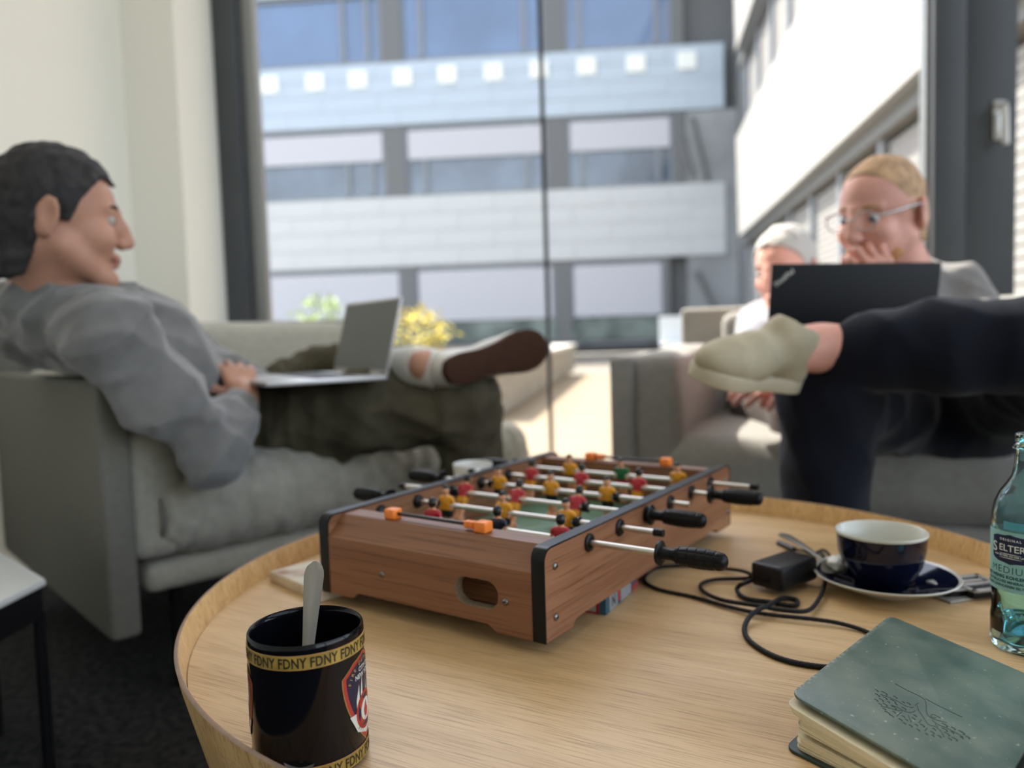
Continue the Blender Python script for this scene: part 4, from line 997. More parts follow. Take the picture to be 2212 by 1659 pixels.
for z in (.0936, .0898): bdec('rule', [(-.010, z-.0001-.0003), (0, z+.0004-.0003), (.010, z-.0001-.0003), (.010, z+.0001-.0003), (0, z+.0006-.0003), (-.010, z+.0001-.0003)], labw, lb, 3.2, rows=6, cols=8)
# blue revenue slip high on the shoulder behind the label
bdec('neck_slip', [(-.006, .116), (.016, .116), (.016, .1235), (-.006, .1235)], mat('slip_blue', (.08, .34, .42), .5), bt, 1.2)

# ================================================================== SMALL CARD BOXES
tin = thing('card_box', 'small cream box with a brown picture on its lid under the game corner', 'box', M=frame(Vector((-.3186, .9842, ZT)), Vector((.0856, -.0878, 0))))
q = MB(); q.box((0, 0, 0), (.1228, .0700, .0136), bev=.0018); q.obj('body', mat('cream_card', (.55, .46, .34), .5, var=.12, scale=30), tin, smooth=40)
q = MB(); q.box((.002, .002, .0136), (.1208, .068, .0138)); q.obj('lid_print', mat('brown_lid_print', (.66, .60, .46), .4, col2=(.30, .14, .06), scale=28), tin)
bx = thing('game_box', 'small red, white and blue card box under the football game', 'box', M=frame(Vector((.0946, .8285, ZT)), Vector((.49, .93, 0))))
gy = mat('box_grey', (.30, .31, .32), .5); q = MB(); q.box((0, 0, 0), (.105, .075, .0212), bev=.0006); q.obj('body', mat('box_blue', (.03, .10, .14), .5), bx)
q = MB(); q.box((-.0004, .012, .0025), (0, .070, .019)); q.obj('end_print', mat('box_cream', (.40, .38, .32), .5), bx)
q = MB(); q.box((-.0003, .008, .0), (0.0001, .075, .0025)); q.box((-.0003, .008, 0), (.0001, .012, .0212)); q.obj('red_border', mat('box_red', (.35, .02, .03), .5), bx)
q = MB(); q.box((.010, -.0004, .001), (.034, 0, .0205)); q.box((.046, -.0004, .001), (.080, 0, .0205)); q.obj('side_print', gy, bx)
q = MB(); q.box((.036, -.0004, .004), (.045, 0, .0205)); q.box((.082, -.0004, 0), (.105, 0, .008)); q.obj('red_print', mat('box_red2', (.35, .05, .05), .5), bx)
v_, f_ = text_geo('N', .016, 1, .0006); q = MB(); q.add([(v.x+.022, -.0006, v.y+.005) for v in v_], f_); q.obj('printed_letter', mat('box_dark', (.05, .06, .07), .5), bx)
# white cup far behind the game
fc = thing('white_cup', 'small white cup standing behind the left side of the football game', 'cup', PZ(1020, 1064, ZT))
wm_ = mat('white_glaze', (.72, .72, .68), .3)
fc.location = (-.068, 1.262, ZT); fc.scale = (.84, .84, 1.28)
q = MB(); q.lathe([(0, .006), (.020, .004), (.021, 0), (.024, 0), (.026, .006), (.034, .035), (.0375, .070), (.0385, .076), (.0375, .077), (.0355, .070), (.031, .035), (.022, .010), (0, .009)], n=48); q.obj('body', wm_, fc, smooth=60)
q = MB(); q.tube(catmull([(.036*cos(4.0), .036*sin(4.0), .062), (.054*cos(4.0), .054*sin(4.0), .058), (.056*cos(4.0), .056*sin(4.0), .035), (.034*cos(4.0), .034*sin(4.0), .022)], 6), .0038, 10); q.obj('handle', wm_, fc, smooth=60)
# ================================================================== LOUNGE SEATS
fab_m = mat('greige_wool', (.38, .365, .30), .95, var=.06, scale=60, bump=.5, bscale=900, sheen=.3, spec=.2)
fab2_m = mat('grey_wool', (.30, .29, .265), .95, var=.06, scale=60, bump=.5, bscale=900, sheen=.3, spec=.2)
shell_m = mat('greige_shell', (.17, .165, .14), .95, var=.05, scale=80, bump=.4, bscale=900, spec=.2)
def pillow(name, lo, hi, r, m_, par, puff=.02, crease=0, seed=1, Mx=None, vox=.012):
    lo = Vector(lo); hi = Vector(hi); g = SDF(lo-Vector((.05,)*3), hi+Vector((.05,)*3), vox)
    c = (lo+hi)/2; h = (hi-lo)/2
    g.rbox(T(c), h, r, .01)
    # crown of the cushion
    idx = np.indices(g.g.shape).astype(np.float32); X = (g.lo[0]+idx[0]*vox-c.x)/h.x; Y = (g.lo[1]+idx[1]*vox-c.y)/h.y; Z = (g.lo[2]+idx[2]*vox-c.z)/h.z
    g.g -= (puff*np.clip(1-X**2, 0, 1)*np.clip(1-Y**2, 0, 1)*np.sign(Z)*Z).astype(np.float32)
    if crease: g.wrinkle(crease, 60 if crease > .004 else 26, seed, dirs=[(1, 0, .1), (1, 0, -.2), (.9, .3, 0)] if crease > .004 else None, ridge=crease > .004)
    # piping groove
    o = g.mesh(name, [m_], par); 
    return o
def piping(par, pts, m_, r=.004):
    q = MB(); q.tube(pts, r, 8); return q.obj('piping', m_, par, smooth=60)
def lounge(M, label, wid, dep, mA, mS, seatz=(.295, .455), panel_front='near', armz=.644, backz=.767, right_arm=False, crease=.0075):
    t_ = thing('lounge_chair', label, 'sofa', M=M)
    # thin upholstered outer shell panel at the left end (local x=0), hanging a little above the floor
    q = MB(); q.box((-.075, -.015, .165), (-.02, dep+.05, armz), bev=.012, seg=3); q.obj('side_shell', mS, t_, smooth=50)
    pillow('side_cushion', (-.03, .0, seatz[1]-.16), (.085, dep-.06, armz+.005), .03, mA, t_, .012, .002, 4)
    q = MB(); q.box((-.075, dep, .165), (wid, dep+.06, backz), bev=.014, seg=3); q.obj('back_shell', mS, t_, smooth=50)
    pillow('back_cushion', (.07, dep-.13, seatz[1]-.03), (wid-.02, dep+.01, backz-.02), .035, mA, t_, .015, .002, 5)
    pillow('seat_cushion', (.02, -.01, seatz[0]), (wid, dep-.10, seatz[1]), .062, mA, t_, .030, crease, 6, vox=.011)
    piping(t_, catmull([(.03, .012, seatz[0]+.03), (.03, -.012, seatz[0]+.08), (.03, .008, seatz[1]-.03)], 4), mS)
    q = MB(); q.box((0, .02, .225), (wid-.01, dep, .285), bev=.022, seg=3); q.obj('seat_base', mA, t_, smooth=50)
    for x in (.08, wid-.10):
        for y in (.10, dep-.06):
            q = MB(); q.tube([(x, y, .23), (x, y, 0)], [.014, .010], 16); q.obj('leg', blk_m, t_, smooth=50)
    if right_arm:
        q = MB(); q.box((wid, -.015, .165), (wid+.055, dep+.05, armz), bev=.012, seg=3); q.obj('side_shell', mS, t_, smooth=50)
    return t_
e1 = Vector((.731, .682, 0))
SM1 = frame((-.711+.015, 1.45, 0), e1)
lounge(SM1, 'greige wool lounge seat on the left with a tall side panel', 1.02, .86, fab_m, shell_m)
e2 = Vector((.914, -.405, 0))
SM2 = frame((.300, 1.80, 0), e2)
lounge(SM2, 'grey wool sofa on the right that two men sit on', 1.85, .80, fab2_m, fab2_m, right_arm=True, crease=.0025)
# side table, bottom left
cA = PZ(98, 1249, .35)
q = MB()
sdt = thing('side_table', 'low white topped side table on black legs at the left edge', 'table', (cA.x, cA.y, 0))
dB = (PZ(0, 1190, .35)-cA); dC = (PZ(0, 1298, .35)-cA); dB.normalize(); dC.normalize()
hexp = [(0, 0), (dC.x*.30, dC.y*.30), ((dC.x+dC.x*.5+dB.x*.5)*.30, (dC.y*1.5+dB.y*.5)*.30), ((dC.x*1.3+dB.x*1.4)*.33, (dC.y*1.3+dB.y*1.4)*.33), ((dB.x*1.5+dC.x*.5)*.32, (dB.y*1.5+dC.y*.5)*.32), (dB.x*.32, dB.y*.32)]
hc = (sum(p_[0] for p_ in hexp)/6, sum(p_[1] for p_ in hexp)/6)
if True:
    ar = sum(hexp[i][0]*hexp[(i+1) % 6][1]-hexp[(i+1) % 6][0]*hexp[i][1] for i in range(6))
    if ar < 0: hexp = hexp[::-1]
q = MB(); q.prism(hexp, .338, .350, bev=.003); q.obj('tabletop', mat('white_laminate', (.68, .69, .66), .5), sdt, smooth=30)
q = MB(); q.prism([(hc[0]+(x-hc[0])*.97, hc[1]+(y-hc[1])*.97) for x, y in hexp], .290, .338); q.obj('apron', blk_m, sdt)
for x, y in hexp[:: 1]:
    x, y = hc[0]+(x-hc[0])*.93, hc[1]+(y-hc[1])*.93; q = MB(); q.tube([(x, y, .30), (x, y, 0)], .009, 12); q.obj('leg', blk_m, sdt, smooth=50)
# ================================================================== PEOPLE
skin_m = mat('skin', (.47, .245, .165), .5, var=.07, scale=14, spec=.4); skin2_m = mat('fair_skin', (.70, .36, .285), .5, var=.10, scale=12, spec=.4)
def head_frame(o, az, pitch, rollh=0.0):
    "x towards the face, z up"
    return T(o) @ RZ(az) @ RY(pitch) @ RX(rollh)
def W(M, x, y, z): return M @ Vector((x, y, z))
def add_head(g, H, smile=True, ear=True, jaw=1.0):
    f = lambda x, y, z: W(H, x, y, z)
    g.ell(H @ T((-.010, 0, .026)), (.097, .0765, .088), .02)
    g.ell(H @ T((.030, 0, -.038)), (.056, .056, .070), .02)
    for s in (-1, 1):
        g.cap(f(.0, s*.052, -.050), f(.062, s*.024, -.098), .020, .016, .018)     # jaw
        g.cap(f(.078, s*.008, .022), f(.066, s*.042, .022), .0085, .008, .010)    # brow
        g.ell(H @ T((.058, s*.038, -.030)), (.025, .024, .025), .016)             # cheek
        g.ell(H @ T((.090, s*.034, .003)), (.011, .014, .007), .010, sub=True)    # socket
        if ear:
            E_ = H @ T((-.024, s*.080, -.006)) @ RX(-s*.12) @ RZ(s*.35) @ RY(.18)
            g.ell(E_, (.0195, .0062, .034), .006); g.ell(E_ @ T((.003, s*.006, .004)), (.011, .005, .020), .004, sub=True); g.ell(E_ @ T((.004, 0, -.026)), (.009, .006, .009), .004)
    g.cap(f(.077, .013, -.102), f(.077, -.013, -.102), .0165, None, .018)         # chin
    g.chain([f(.084, 0, .018), f(.095, 0, -.008), f(.108, 0, -.030)], [.011, .0115, .0120], .016)
    for s in (-1, 1): g.cap(f(.099, s*.010, -.037), f(.096, s*.012, -.036), .0078, .0078, .006)
    g.cap(f(.089, .012, -.061), f(.089, -.012, -.061), .0068, None, .006)         # upper lip
    g.cap(f(.087, .011, -.073), f(.087, -.011, -.073), .0072, None, .006)
    if smile:
        for s in (-1, 1):
            g.cap(f(.098, s*.018, -.046), f(.079, s*.040, -.070), .0030, .0026, .005, sub=True)
            g.cap(f(.094, s*.008, -.067), f(.082, s*.027, -.062), .0022, .0022, .003, sub=True)
def add_hand(g, wrist, d, n, s=1.0, curl=(.5, .6, .6, .7), thumb=1, k=.004, spread=.16, base_curl=.25):
    """d: towards the knuckles, n: out of the BACK of the hand; thumb=+1/-1 picks the side"""
    d = Vector(d).normalized(); n = Vector(n); n = (n-d*n.dot(d)).normalized(); t = d.cross(n)*thumb
    w = Vector(wrist); kn = w+d*.088*s
    for j, off in enumerate((-.028, -.010, .009, .027)):
        g.cap(w+d*.012*s+t*off*.55*s, kn-d*(.004+.006*abs(j-2))*s+t*off*s, .0135*s, .0105*s, .012)
    g.cap(w-d*.01, w+d*.02, .024*s, .022*s, .015)
    ln = [(.036, .023, .019), (.042, .027, .020), (.039, .025, .019), (.030, .019, .017)]
    for j, off in enumerate((.027, .009, -.010, -.028)):
        p = kn-d*(.004+.006*abs(j-1))*s+t*off*s; a = base_curl; r = .0088*s
        for seg in range(3):
            dd = (d*cos(a)-n*sin(a)+t*(off*spread/.03)).normalized(); q_ = p+dd*ln[j][seg]*s
            g.cap(p, q_, r, r*.92, k); p = q_; r *= .92; a += curl[j]
    p = w+d*.018*s+t*.026*s-n*.006*s
    for L_t, a1, a2 in ((.040, .75, .35), (.030, .55, .55), (.024, .30, .65)):
        q_ = p+(d*cos(a1)*.85+t*sin(a1)-n*a2*.6).normalized()*L_t*s; g.cap(p, q_, .0115*s, .0098*s, k+.003); p = q_
def eyes(par, H, Pi, iris=(.10, .06, .03), brow=(.05, .03, .02), closed=.6):
    wh = mat('eye_white', (.42, .38, .35), .2); ir = mat('iris', iris, .15); br = mat('brow', brow, .8)
    for s in (-1, 1):
        q = MB(); M = Pi @ H @ T((.0735, s*.033, .001))
        q.use(wh).lathe([(.0100*sin(pi*k/10), .0100*cos(pi*k/10)) for k in range(11)], M @ RY(pi/2), n=16)
        q.use(ir).lathe([(.0056*sin(pi*k/8), .0088+.0018*cos(pi*k/8)) for k in range(5)], M @ RY(pi/2), n=14)
        q.obj('eye', None, par, smooth=180)
        q = MB(); q.tube([Pi @ W(H, .0855, s*.014, .0235), Pi @ W(H, .084, s*.028, .0285), Pi @ W(H, .072, s*.046, .0245)], [.0030, .0036, .0022], 8); q.obj('eyebrow', br, par, smooth=180)
def lips(par, H, Pi, m_):
    q = MB(); pts = [Pi @ W(H, .0835, .025, -.0625), Pi @ W(H, .0925, .012, -.0655), Pi @ W(H, .0945, 0, -.0655), Pi @ W(H, .0925, -.012, -.0655), Pi @ W(H, .0835, -.025, -.0625)]
    q.tube(catmull(pts, 4), .0026, 8); 
    pts = [Pi @ W(H, .0835, .022, -.0655), Pi @ W(H, .0905, .011, -.0725), Pi @ W(H, .0925, 0, -.0735), Pi @ W(H, .0905, -.011, -.0725), Pi @ W(H, .0835, -.022, -.0655)]
    q.tube(catmull(pts, 4), .0028, 8); q.obj('lips', m_, par, smooth=180)
def hair(name, par, H, Pi, m_, xs, zs, thick=.010, top=.0, seed=1, noise=.003, vox=.004):
    g = SDF((-.13, -.105, -.13), (.115, .105, .155), vox)
    g.ell(T((-.012, 0, .028)), (.095+thick, .0765+thick*.8, .089+thick+top), .02)
    g.cap((-.055, 0, -.03), (-.060, 0, -.085), .060, .050, .03)
    idx = np.indices(g.g.shape).astype(np.float32); X = g.lo[0]+idx[0]*vox; Y = g.lo[1]+idx[1]*vox; Z = g.lo[2]+idx[2]*vox
    hl = np.interp(X+np.abs(Y)*0.0, xs, zs)+.10*np.clip(np.abs(Y)-.035, 0, 1)*(X > .02)
    g.g = np.maximum(g.g, ((hl-Z)*.75).astype(np.float32))
    # hollow above the ears
    for s in (-1, 1): g.ell(T((.0, s*.088, -.012)) @ T((-.020, 0, 0)), (.024, .016, .034), .006, sub=True)
    if noise: g.wrinkle(noise, 170, seed)
    o = g.mesh(name, [m_], par); o.matrix_world = Pi @ H; return o
def person(label, origin):
    return thing('person', label, 'person', origin)
def child_local(o, par):
    "mesh data was made in world space: shift it so that the child sits under its person"
    o.parent = par; o.location = -par.location; return o

# ---------------------------------------------------------------- left man, in profile
pe = P(560, 905, 1.86); Pr = person('smiling man in a grey sweatshirt reclining on the left lounge seat with a laptop', (pe.x, pe.y, 0))
Pi = T(-Vector((pe.x, pe.y, 0)))
H1 = head_frame(P(131, 474, 1.40), rad(33), rad(4), 0)
nk = P(118, 640, 1.46); shR = P(238, 722, 1.37); shL = P(62, 690, 1.60); ch = (shR+shL)/2+Vector((.09, .07, -.06))
hipR = P(585, 925, 1.80); hipL = hipR+Vector((-.15, .15, 0)); knR = P(1010, 880, 1.71); anR = Vector((knR.x+.02, knR.y+.06, .10))
knL = P(700, 800, 2.16); anL = P(918, 790, 1.68)
elR = P(452, 968, 1.46); wrR = P(527, 862, 1.60); elL = P(330, 905, 1.95); wrL = P(452, 812, 1.84)
ab = (hipR+hipL)/2+Vector((-.12, -.12, .08)); pel = (hipR+hipL)/2
g = SDF((-1.32, 1.12, -.02), (.12, 2.35, 1.02), .0042)
add_head(g, H1)
g.cap(W(H1, -.030, 0, -.045), nk, .056, .058, .03); g.cap(nk, ch, .060, .10, .05)
g.chain([ch, ab, pel], [.105, .10, .11], .05)
for a, b_, c in ((shR, elR, wrR), (shL, elL, wrL)): g.cap(nk, a, .045, .036, .03); g.chain([a, b_, b_.lerp(c, .7), c], [.036, .026, .030, .026], .015)
for a, b_, c in ((hipR, knR, anR), (hipL, knL, anL)): g.chain([a, b_, c], [.075, .050, .036], .02)
hd = (P(508, 782, 1.66)-wrR).normalized()
add_hand(g, wrR, hd, Vector((.45, -.75, .45)), .98, curl=(.75, .85, .85, .9), thumb=-1, base_curl=.55)
add_hand(g, wrL, (P(520, 800, 1.90)-wrL), Vector((0, .1, 1)), .98, curl=(.5, .6, .6, .7), thumb=1, base_curl=.3)
g.rbox(SM1 @ T((-.115, .45, .45)), (.203, .52, .205), .02, .01, sub=True)
body = child_local(g.mesh('body', [skin_m]), Pr)
eyes(Pr, H1, Pi); lips(Pr, H1, Pi, mat('lip_rose', (.42, .15, .13), .45))
hair('hair', Pr, H1, Pi, mat('dark_brown_hair', (.022, .020, .020), .75, bump=1.0, bscale=160, var=.4, scale=60), [-.12, -.055, -.040, -.022, .012, .026, .050, .062, .075, .09], [-.115, -.105, -.060, -.022, -.006, .024, .058, .072, .070, .074], .009, .007, 3, .0022)
# sweatshirt
sweat_m = mat('grey_sweatshirt', (.18, .178, .172), .95, var=.08, scale=30, bump=.4, bscale=700, sheen=.4, spec=.15)
g = SDF((-1.32, 1.15, .38), (-.30, 2.30, .88), .006)
g.cap(nk+Vector((.005, .0, -.015)), ch, .076, .120, .06); g.chain([ch, ab, pel+Vector((-.03, -.03, .02))], [.132, .135, .140], .06)
g.cap(nk+Vector((0, 0, -.02)), shR+Vector((0, 0, .0)), .070, .078, .05); g.cap(nk+Vector((0, 0, -.02)), shL, .07, .078, .05)
g.chain([shR, (shR+elR)/2+Vector((-.005, -.006, .0)), elR, elR.lerp(wrR, .40), elR.lerp(wrR, .66)], [.072, .070, .062, .058, .046], .04)
g.chain([shL, elL, elL.lerp(wrL, .85)], [.078, .062, .045], .03)
g.wrinkle(.014, 34, 5, dirs=[(.4, -.3, -.9), (1, .2, -.6), (.2, .8, -.6), (.8, -.5, -.3)], ridge=2)
g.rbox(SM1 @ T((-.115, .45, .45)), (.203, .52, .205), .02, .02, sub=True)
g.cap(nk+Vector((.0, .0, .045)), nk+Vector((.0, .0, .10)), .058, .075, .006, sub=True)
child_local(g.mesh('sweatshirt', [sweat_m]), Pr)
q = MB(); d_ = (wrR-elR).normalized(); M = frame(elR.lerp(wrR, .62), d_.orthogonal(), d_)
q.lathe([(.047, -.012), (.041, .0), (.038, .028), (.036, .048), (.034, .049), (.033, .03), (.033, 0)], Pi @ M, n=32, close=True); q.obj('cuff', sweat_m, Pr, smooth=60)
q = MB(); M = head_frame(nk+Vector((-.004, .0, .030)), rad(33), rad(22)); q.lathe([(.066, -.018), (.0665, .0), (.063, .012), (.059, .012), (.058, 0), (.060, -.018)], Pi @ M, n=40, close=True); q.obj('collar', sweat_m, Pr, smooth=60)
# olive trousers
tr_m = mat('olive_trousers', (.082, .073, .048), .95, var=.12, scale=20, bump=.3, bscale=600, spec=.15)
g = SDF((-1.05, 1.45, .05), (.12, 2.35, .86), .0065)
g.ell(T(pel), (.17, .17, .13), .05)
g.chain([hipR, hipR.lerp(knR, .5)+Vector((0, 0, .01)), knR, knR.lerp(anR, .5), knR.lerp(anR, .93)], [.105, .092, .076, .072, .066], .035)
g.chain([hipL, knL, knL.lerp(anL, .45), knL.lerp(anL, .86)], [.100, .070, .058, .050], .035)
g.wrinkle(.013, 34, 9, ridge=2, dirs=[(.9, .3, .3), (.3, .1, 1), (.6, .6, -.5)])
child_local(g.mesh('trousers', [tr_m]), Pr)
# belt line of a dark shirt under the sweatshirt is hidden; sock and shoe of the crossed foot
sock_m = mat('white_sock', (.68, .67, .60), .9, bump=.4, bscale=300); sole_m = mat('brown_rubber_sole', (.050, .022, .012), .7, spec=.15, var=.12, scale=40); up_m = mat('white_sneaker', (.66, .64, .58), .6)
q = MB(); q.tube([Pi @ v for v in (anL.lerp(knL, .34), anL.lerp(knL, .05), anL+Vector((.03, .0, -.01)))], [.045, .045, .042], 24); q.obj('sock', sock_m, Pr, smooth=60)
def sneaker(par, Pi, heel, toe, nrm, upper, sole, L=.285, vox=.004, laces=None, ankle=None):
    "heel and toe: middle of the sole; nrm points out of the sole (down when standing)"
    f = (toe-heel).normalized(); up = -(nrm-f*nrm.dot(f)).normalized(); M = frame(heel, f, up); L = (toe-heel).length
    prof = [(0, .0), (.012, .024), (.05, .034), (.11, .031), (.16, .036), (.21, .047), (.255, .044), (.285, .027), (.295, 0)]
    k = L/.295; ol = [(x*k, y) for x, y in prof]+[(x*k, -y*.92) for x, y in prof[::-1][1:-1]]
    pp = catmull([Vector((x, y, 0)) for x, y in ol+[ol[0]]], 5)[:-1]; pl2 = [(v.x, v.y) for v in pp]
    if sum(pl2[i][0]*pl2[(i+1) % len(pl2)][1]-pl2[(i+1) % len(pl2)][0]*pl2[i][1] for i in range(len(pl2))) < 0: pl2 = pl2[::-1]
    q = MB(); q.prism(pl2, -.004, .020, Pi @ M, bev=.003); so_ = q.obj('shoe_sole', sole, par, smooth=40)
    g = SDF((-.03, -.07, -.0), (L+.03, .07, .15), vox)
    g.ell(T((L-.062, .002, .030)), (.066, .044, .034), .02); g.chain([(L-.07, 0, .034), (.16*k, 0, .045), (.09*k, 0, .058)], [.038, .036, .036], .02)
    g.cap((.045*k, 0, .032), (.06*k, 0, .085), .036, .038, .02); g.cap((.05*k, 0, .08), (.085*k, 0, .085), .036, .034, .02)
    g.cap((.06*k, 0, .10), (.05*k, 0, .16), .027, .034, .006, sub=True)
    g.clip((0, 0, .010), (0, 0, -1)); g.clip((0, 0, .098), (-.25, 0, 1))
    u = g.mesh('shoe_upper', [upper], par); u.matrix_world = Pi @ M
    q = MB()
    for i in range(6):
        x = (.120+.020*i)*k; z = .090-.0075*i-(.010 if i > 3 else 0); q.tube([Pi @ W(M, x-.004, -.028, z-.018), Pi @ W(M, x, 0, z+.004-i*.0008), Pi @ W(M, x+.004, .028, z-.018)], .0032, 6)
    q.obj('laces', laces or upper, par, smooth=60); return M
sneaker(Pr, Pi, P(962, 806, 1.585), P(1180, 742, 1.725), Vector((.36, -.90, .05)), up_m, sole_m)
sneaker(Pr, Pi, anR+Vector((-.05, -.03, -.085)), anR+Vector((.14, .13, -.085)), Vector((0, 0, -1)), up_m, sole_m)
# open silver laptop on his lap
lap_m = mat('laptop_silver', (.50, .50, .49), .35, metal=.5); scr_g = mat('matt_grey_screen', (.155, .162, .155), .45, spec=.3); key_m = mat('key_dark', (.05, .05, .055), .5)
def laptop(name, label, M, wid, dep, tilt, m_base, m_screen, m_lid, scr_h=None, keys=True):
    "local origin: near left corner of base seen by its user; x along hinge (width), y from the user to the hinge"
    t_ = thing(name, label, 'laptop', M=M); sh = scr_h or dep*.93
    q = MB(); q.box((0, 0, 0), (wid, dep, .009), bev=.003); bs = q.obj('base', m_base, t_, smooth=40)
    if keys:
        q = MB()
        for r_ in range(5):
            for c in range(13): q.box((.020+c*(wid-.04)/13, dep*.42+r_*.0185, .009), (.020+(c+.86)*(wid-.04)/13, dep*.42+r_*.0185+.0155, .0104))
        q.obj('key', key_m, bs, kind='stuff')
        q = MB(); q.box((wid*.33, .012, .009), (wid*.67, dep*.36, .0094)); q.obj('touchpad', m_lid, bs)
    SMx = T((0, dep-.004, .010)) @ RX(-tilt)
    q = MB(); q.box((0, 0, 0), (wid, .0055, sh), SMx, bev=.002); sc_ = q.obj('screen_lid', m_lid, t_, smooth=40)
    q = MB(); q.box((.006, -.0006, .010), (wid-.006, 0, sh-.006), SMx); q.obj('display', m_screen, sc_)
    q = MB(); q.tube([(wid*.1, dep-.003, .009), (wid*.9, dep-.003, .009)], .0045, 10); q.obj('hinge', m_lid, t_, smooth=50)
    return t_, SMx
Lf = P(575, 829, 1.50); Rt = P(838, 819, 1.63); dY = Vector((Rt.x-Lf.x, Rt.y-Lf.y, 0)); dep_ = dY.length; dY.normalize(); dX = Vector((-dY.y, dY.x, 0))
# the user's side is at Lf, hinge at Rt; width runs away from the camera
LM = Matrix.Identity(4); zb_ = (Lf.z+Rt.z)/2-.004
xx_ = -dX; org = Vector((Lf.x, Lf.y, zb_))+dX*.335
for i, a in enumerate((xx_, dY, Vector((0, 0, 1)))):
    for j in range(3): LM[j][i] = a[j]
LM.translation = org
laptop('open_laptop', 'open silver grey laptop on the lap of the man in the sweatshirt', LM, .335, dep_, rad(14), lap_m, scr_g, lap_m, scr_h=.168)

# ---------------------------------------------------------------- fair haired man on the right
pe = P(2055, 870, 1.66); Pr = person('fair haired man with glasses and crossed legs on the right sofa', (pe.x, pe.y, 0)); Pi = T(-Vector((pe.x, pe.y, 0)))
hp = P(1902, 462, 1.68)
H2 = head_frame(hp, math.atan2(-.52, -.85), rad(13), rad(-3))
nk = P(1935, 590, 1.76); shL = P(2070, 642, 1.76); shR = P(1800, 655, 1.96); ch = (shL+shR)/2+Vector((-.01, -.04, -.09))
hipR = P(1985, 880, 1.70); hipL = P(2125, 880, 1.60); knR = P(1786, 862, 1.37); anR = Vector((knR.x-.02, knR.y-.03, .09))
knL = P(2325, 748, 1.20); anL = P(1775, 752, 1.315); pel = (hipR+hipL)/2
elL = P(2125, 800, 1.62); wrL = P(2010, 790, 1.50); elR = P(1835, 745, 1.74); wrR = P(1915, 640, 1.63)
g = SDF((.30, 1.0, -.02), (1.30, 2.18, 1.12), .0042)
add_head(g, H2, smile=False)
g.cap(W(H2, -.030, 0, -.045), nk, .056, .058, .03); g.cap(nk, ch, .06, .10, .05); g.chain([ch, ch.lerp(pel, .55), pel], [.11, .105, .11], .05)
for a, b_, c in ((shR, elR, wrR), (shL, elL, wrL)): g.cap(nk, a, .045, .036, .03); g.chain([a, b_, c], [.036, .030, .027], .015)
for a, b_, c in ((hipR, knR, anR), (hipL, knL, anL)): g.chain([a, b_, c], [.078, .052, .037], .02)
add_hand(g, wrR, P(1885, 560, 1.60)-wrR, Vector((-.2, -.95, .2)), .98, curl=(.95, .95, 1.0, 1.05), thumb=-1, base_curl=.7)
add_hand(g, wrL, P(1900, 770, 1.50)-wrL, Vector((0, 0, 1)), .98, curl=(.4, .5, .5, .6), thumb=1)
g.chain([anL, anL+Vector((-.06, -.015, .0))], [.038, .040], .02)
child_local(g.mesh('body', [skin2_m]), Pr)
eyes(Pr, H2, Pi, (.08, .12, .16), (.45, .26, .12)); lips(Pr, H2, Pi, mat('lip_pink', (.55, .22, .19), .45))
blond = mat('fair_hair', (.52, .33, .19), .8, bump=1.0, bscale=180, var=.25, scale=50)
hair('hair', Pr, H2, Pi, blond, [-.12, -.055, -.040, -.022, .008, .022, .050, .062, .075, .09], [-.085, -.070, -.045, -.015, .000, .035, .078, .094, .090, .090], .0015, .003, 8, .0012)
# short ginger beard
g = SDF((-.02, -.085, -.14), (.115, .085, -.02), .004)
for s in (-1, 1): g.cap((.034, s*.040, -.076), (.056, s*.022, -.098), .0210, .0178, .012)
g.cap((.078, .013, -.103), (.078, -.013, -.103), .0185, None, .014); g.cap((.0925, .013, -.053), (.0925, -.013, -.053), .006, None, .006)
for s in (-1, 1): g.cap((.088, s*.016, -.056), (.074, s*.026, -.082), .006, .008, .006)
g.wrinkle(.002, 300, 2); o = g.mesh('beard', [mat('ginger_beard', (.50, .24, .10), .85, bump=.8, bscale=300)], Pr); o.matrix_world = Pi @ H2
# glasses
gl = mat('clear_glasses_frame', (.60, .60, .60), .25, metal=.5)
q = MB()
for s in (-1, 1):
    ring_ = [Pi @ W(H2, .104-.10*abs(y)*.5, s*.033+y, z+.001) for y, z in [(.025*cos(t), .019*sin(t)) for t in [2*pi*k/20 for k in range(21)]]]
    q.tube(ring_, .0016, 6, caps=False); q.tube([Pi @ W(H2, .099, s*.058, .008), Pi @ W(H2, .085, s*.074, .010), Pi @ W(H2, .0, s*.086, .014), Pi @ W(H2, -.018, s*.087, .0)], .0022, 6)
q.tube([Pi @ W(H2, .105, .009, .004), Pi @ W(H2, .107, 0, .006), Pi @ W(H2, .105, -.009, .004)], .0015, 6)
q.obj('glasses', gl, Pr, smooth=60)
# grey T-shirt
tee = mat('grey_tshirt', (.23, .22, .21), .95, var=.06, scale=40, bump=.3, bscale=700, spec=.15, sheen=.3)
g = SDF((.55, 1.35, .40), (1.32, 2.20, .90), .0065)
g.cap(nk+Vector((0, 0, -.03)), ch, .072, .135, .06); g.chain([ch, ch.lerp(pel, .55), pel], [.14, .135, .13], .06)
for a, b_ in ((shR, elR), (shL, elL)): g.cap(nk+Vector((0, 0, -.03)), a, .065, .068, .05); g.cap(a, a.lerp(b_, .50), .069, .062, .03)
g.wrinkle(.009, 30, 12, ridge=2); g.cap(nk+Vector((0, 0, .03)), nk+Vector((0, 0, .09)), .058, .07, .006, sub=True)
child_local(g.mesh('tshirt', [tee]), Pr)
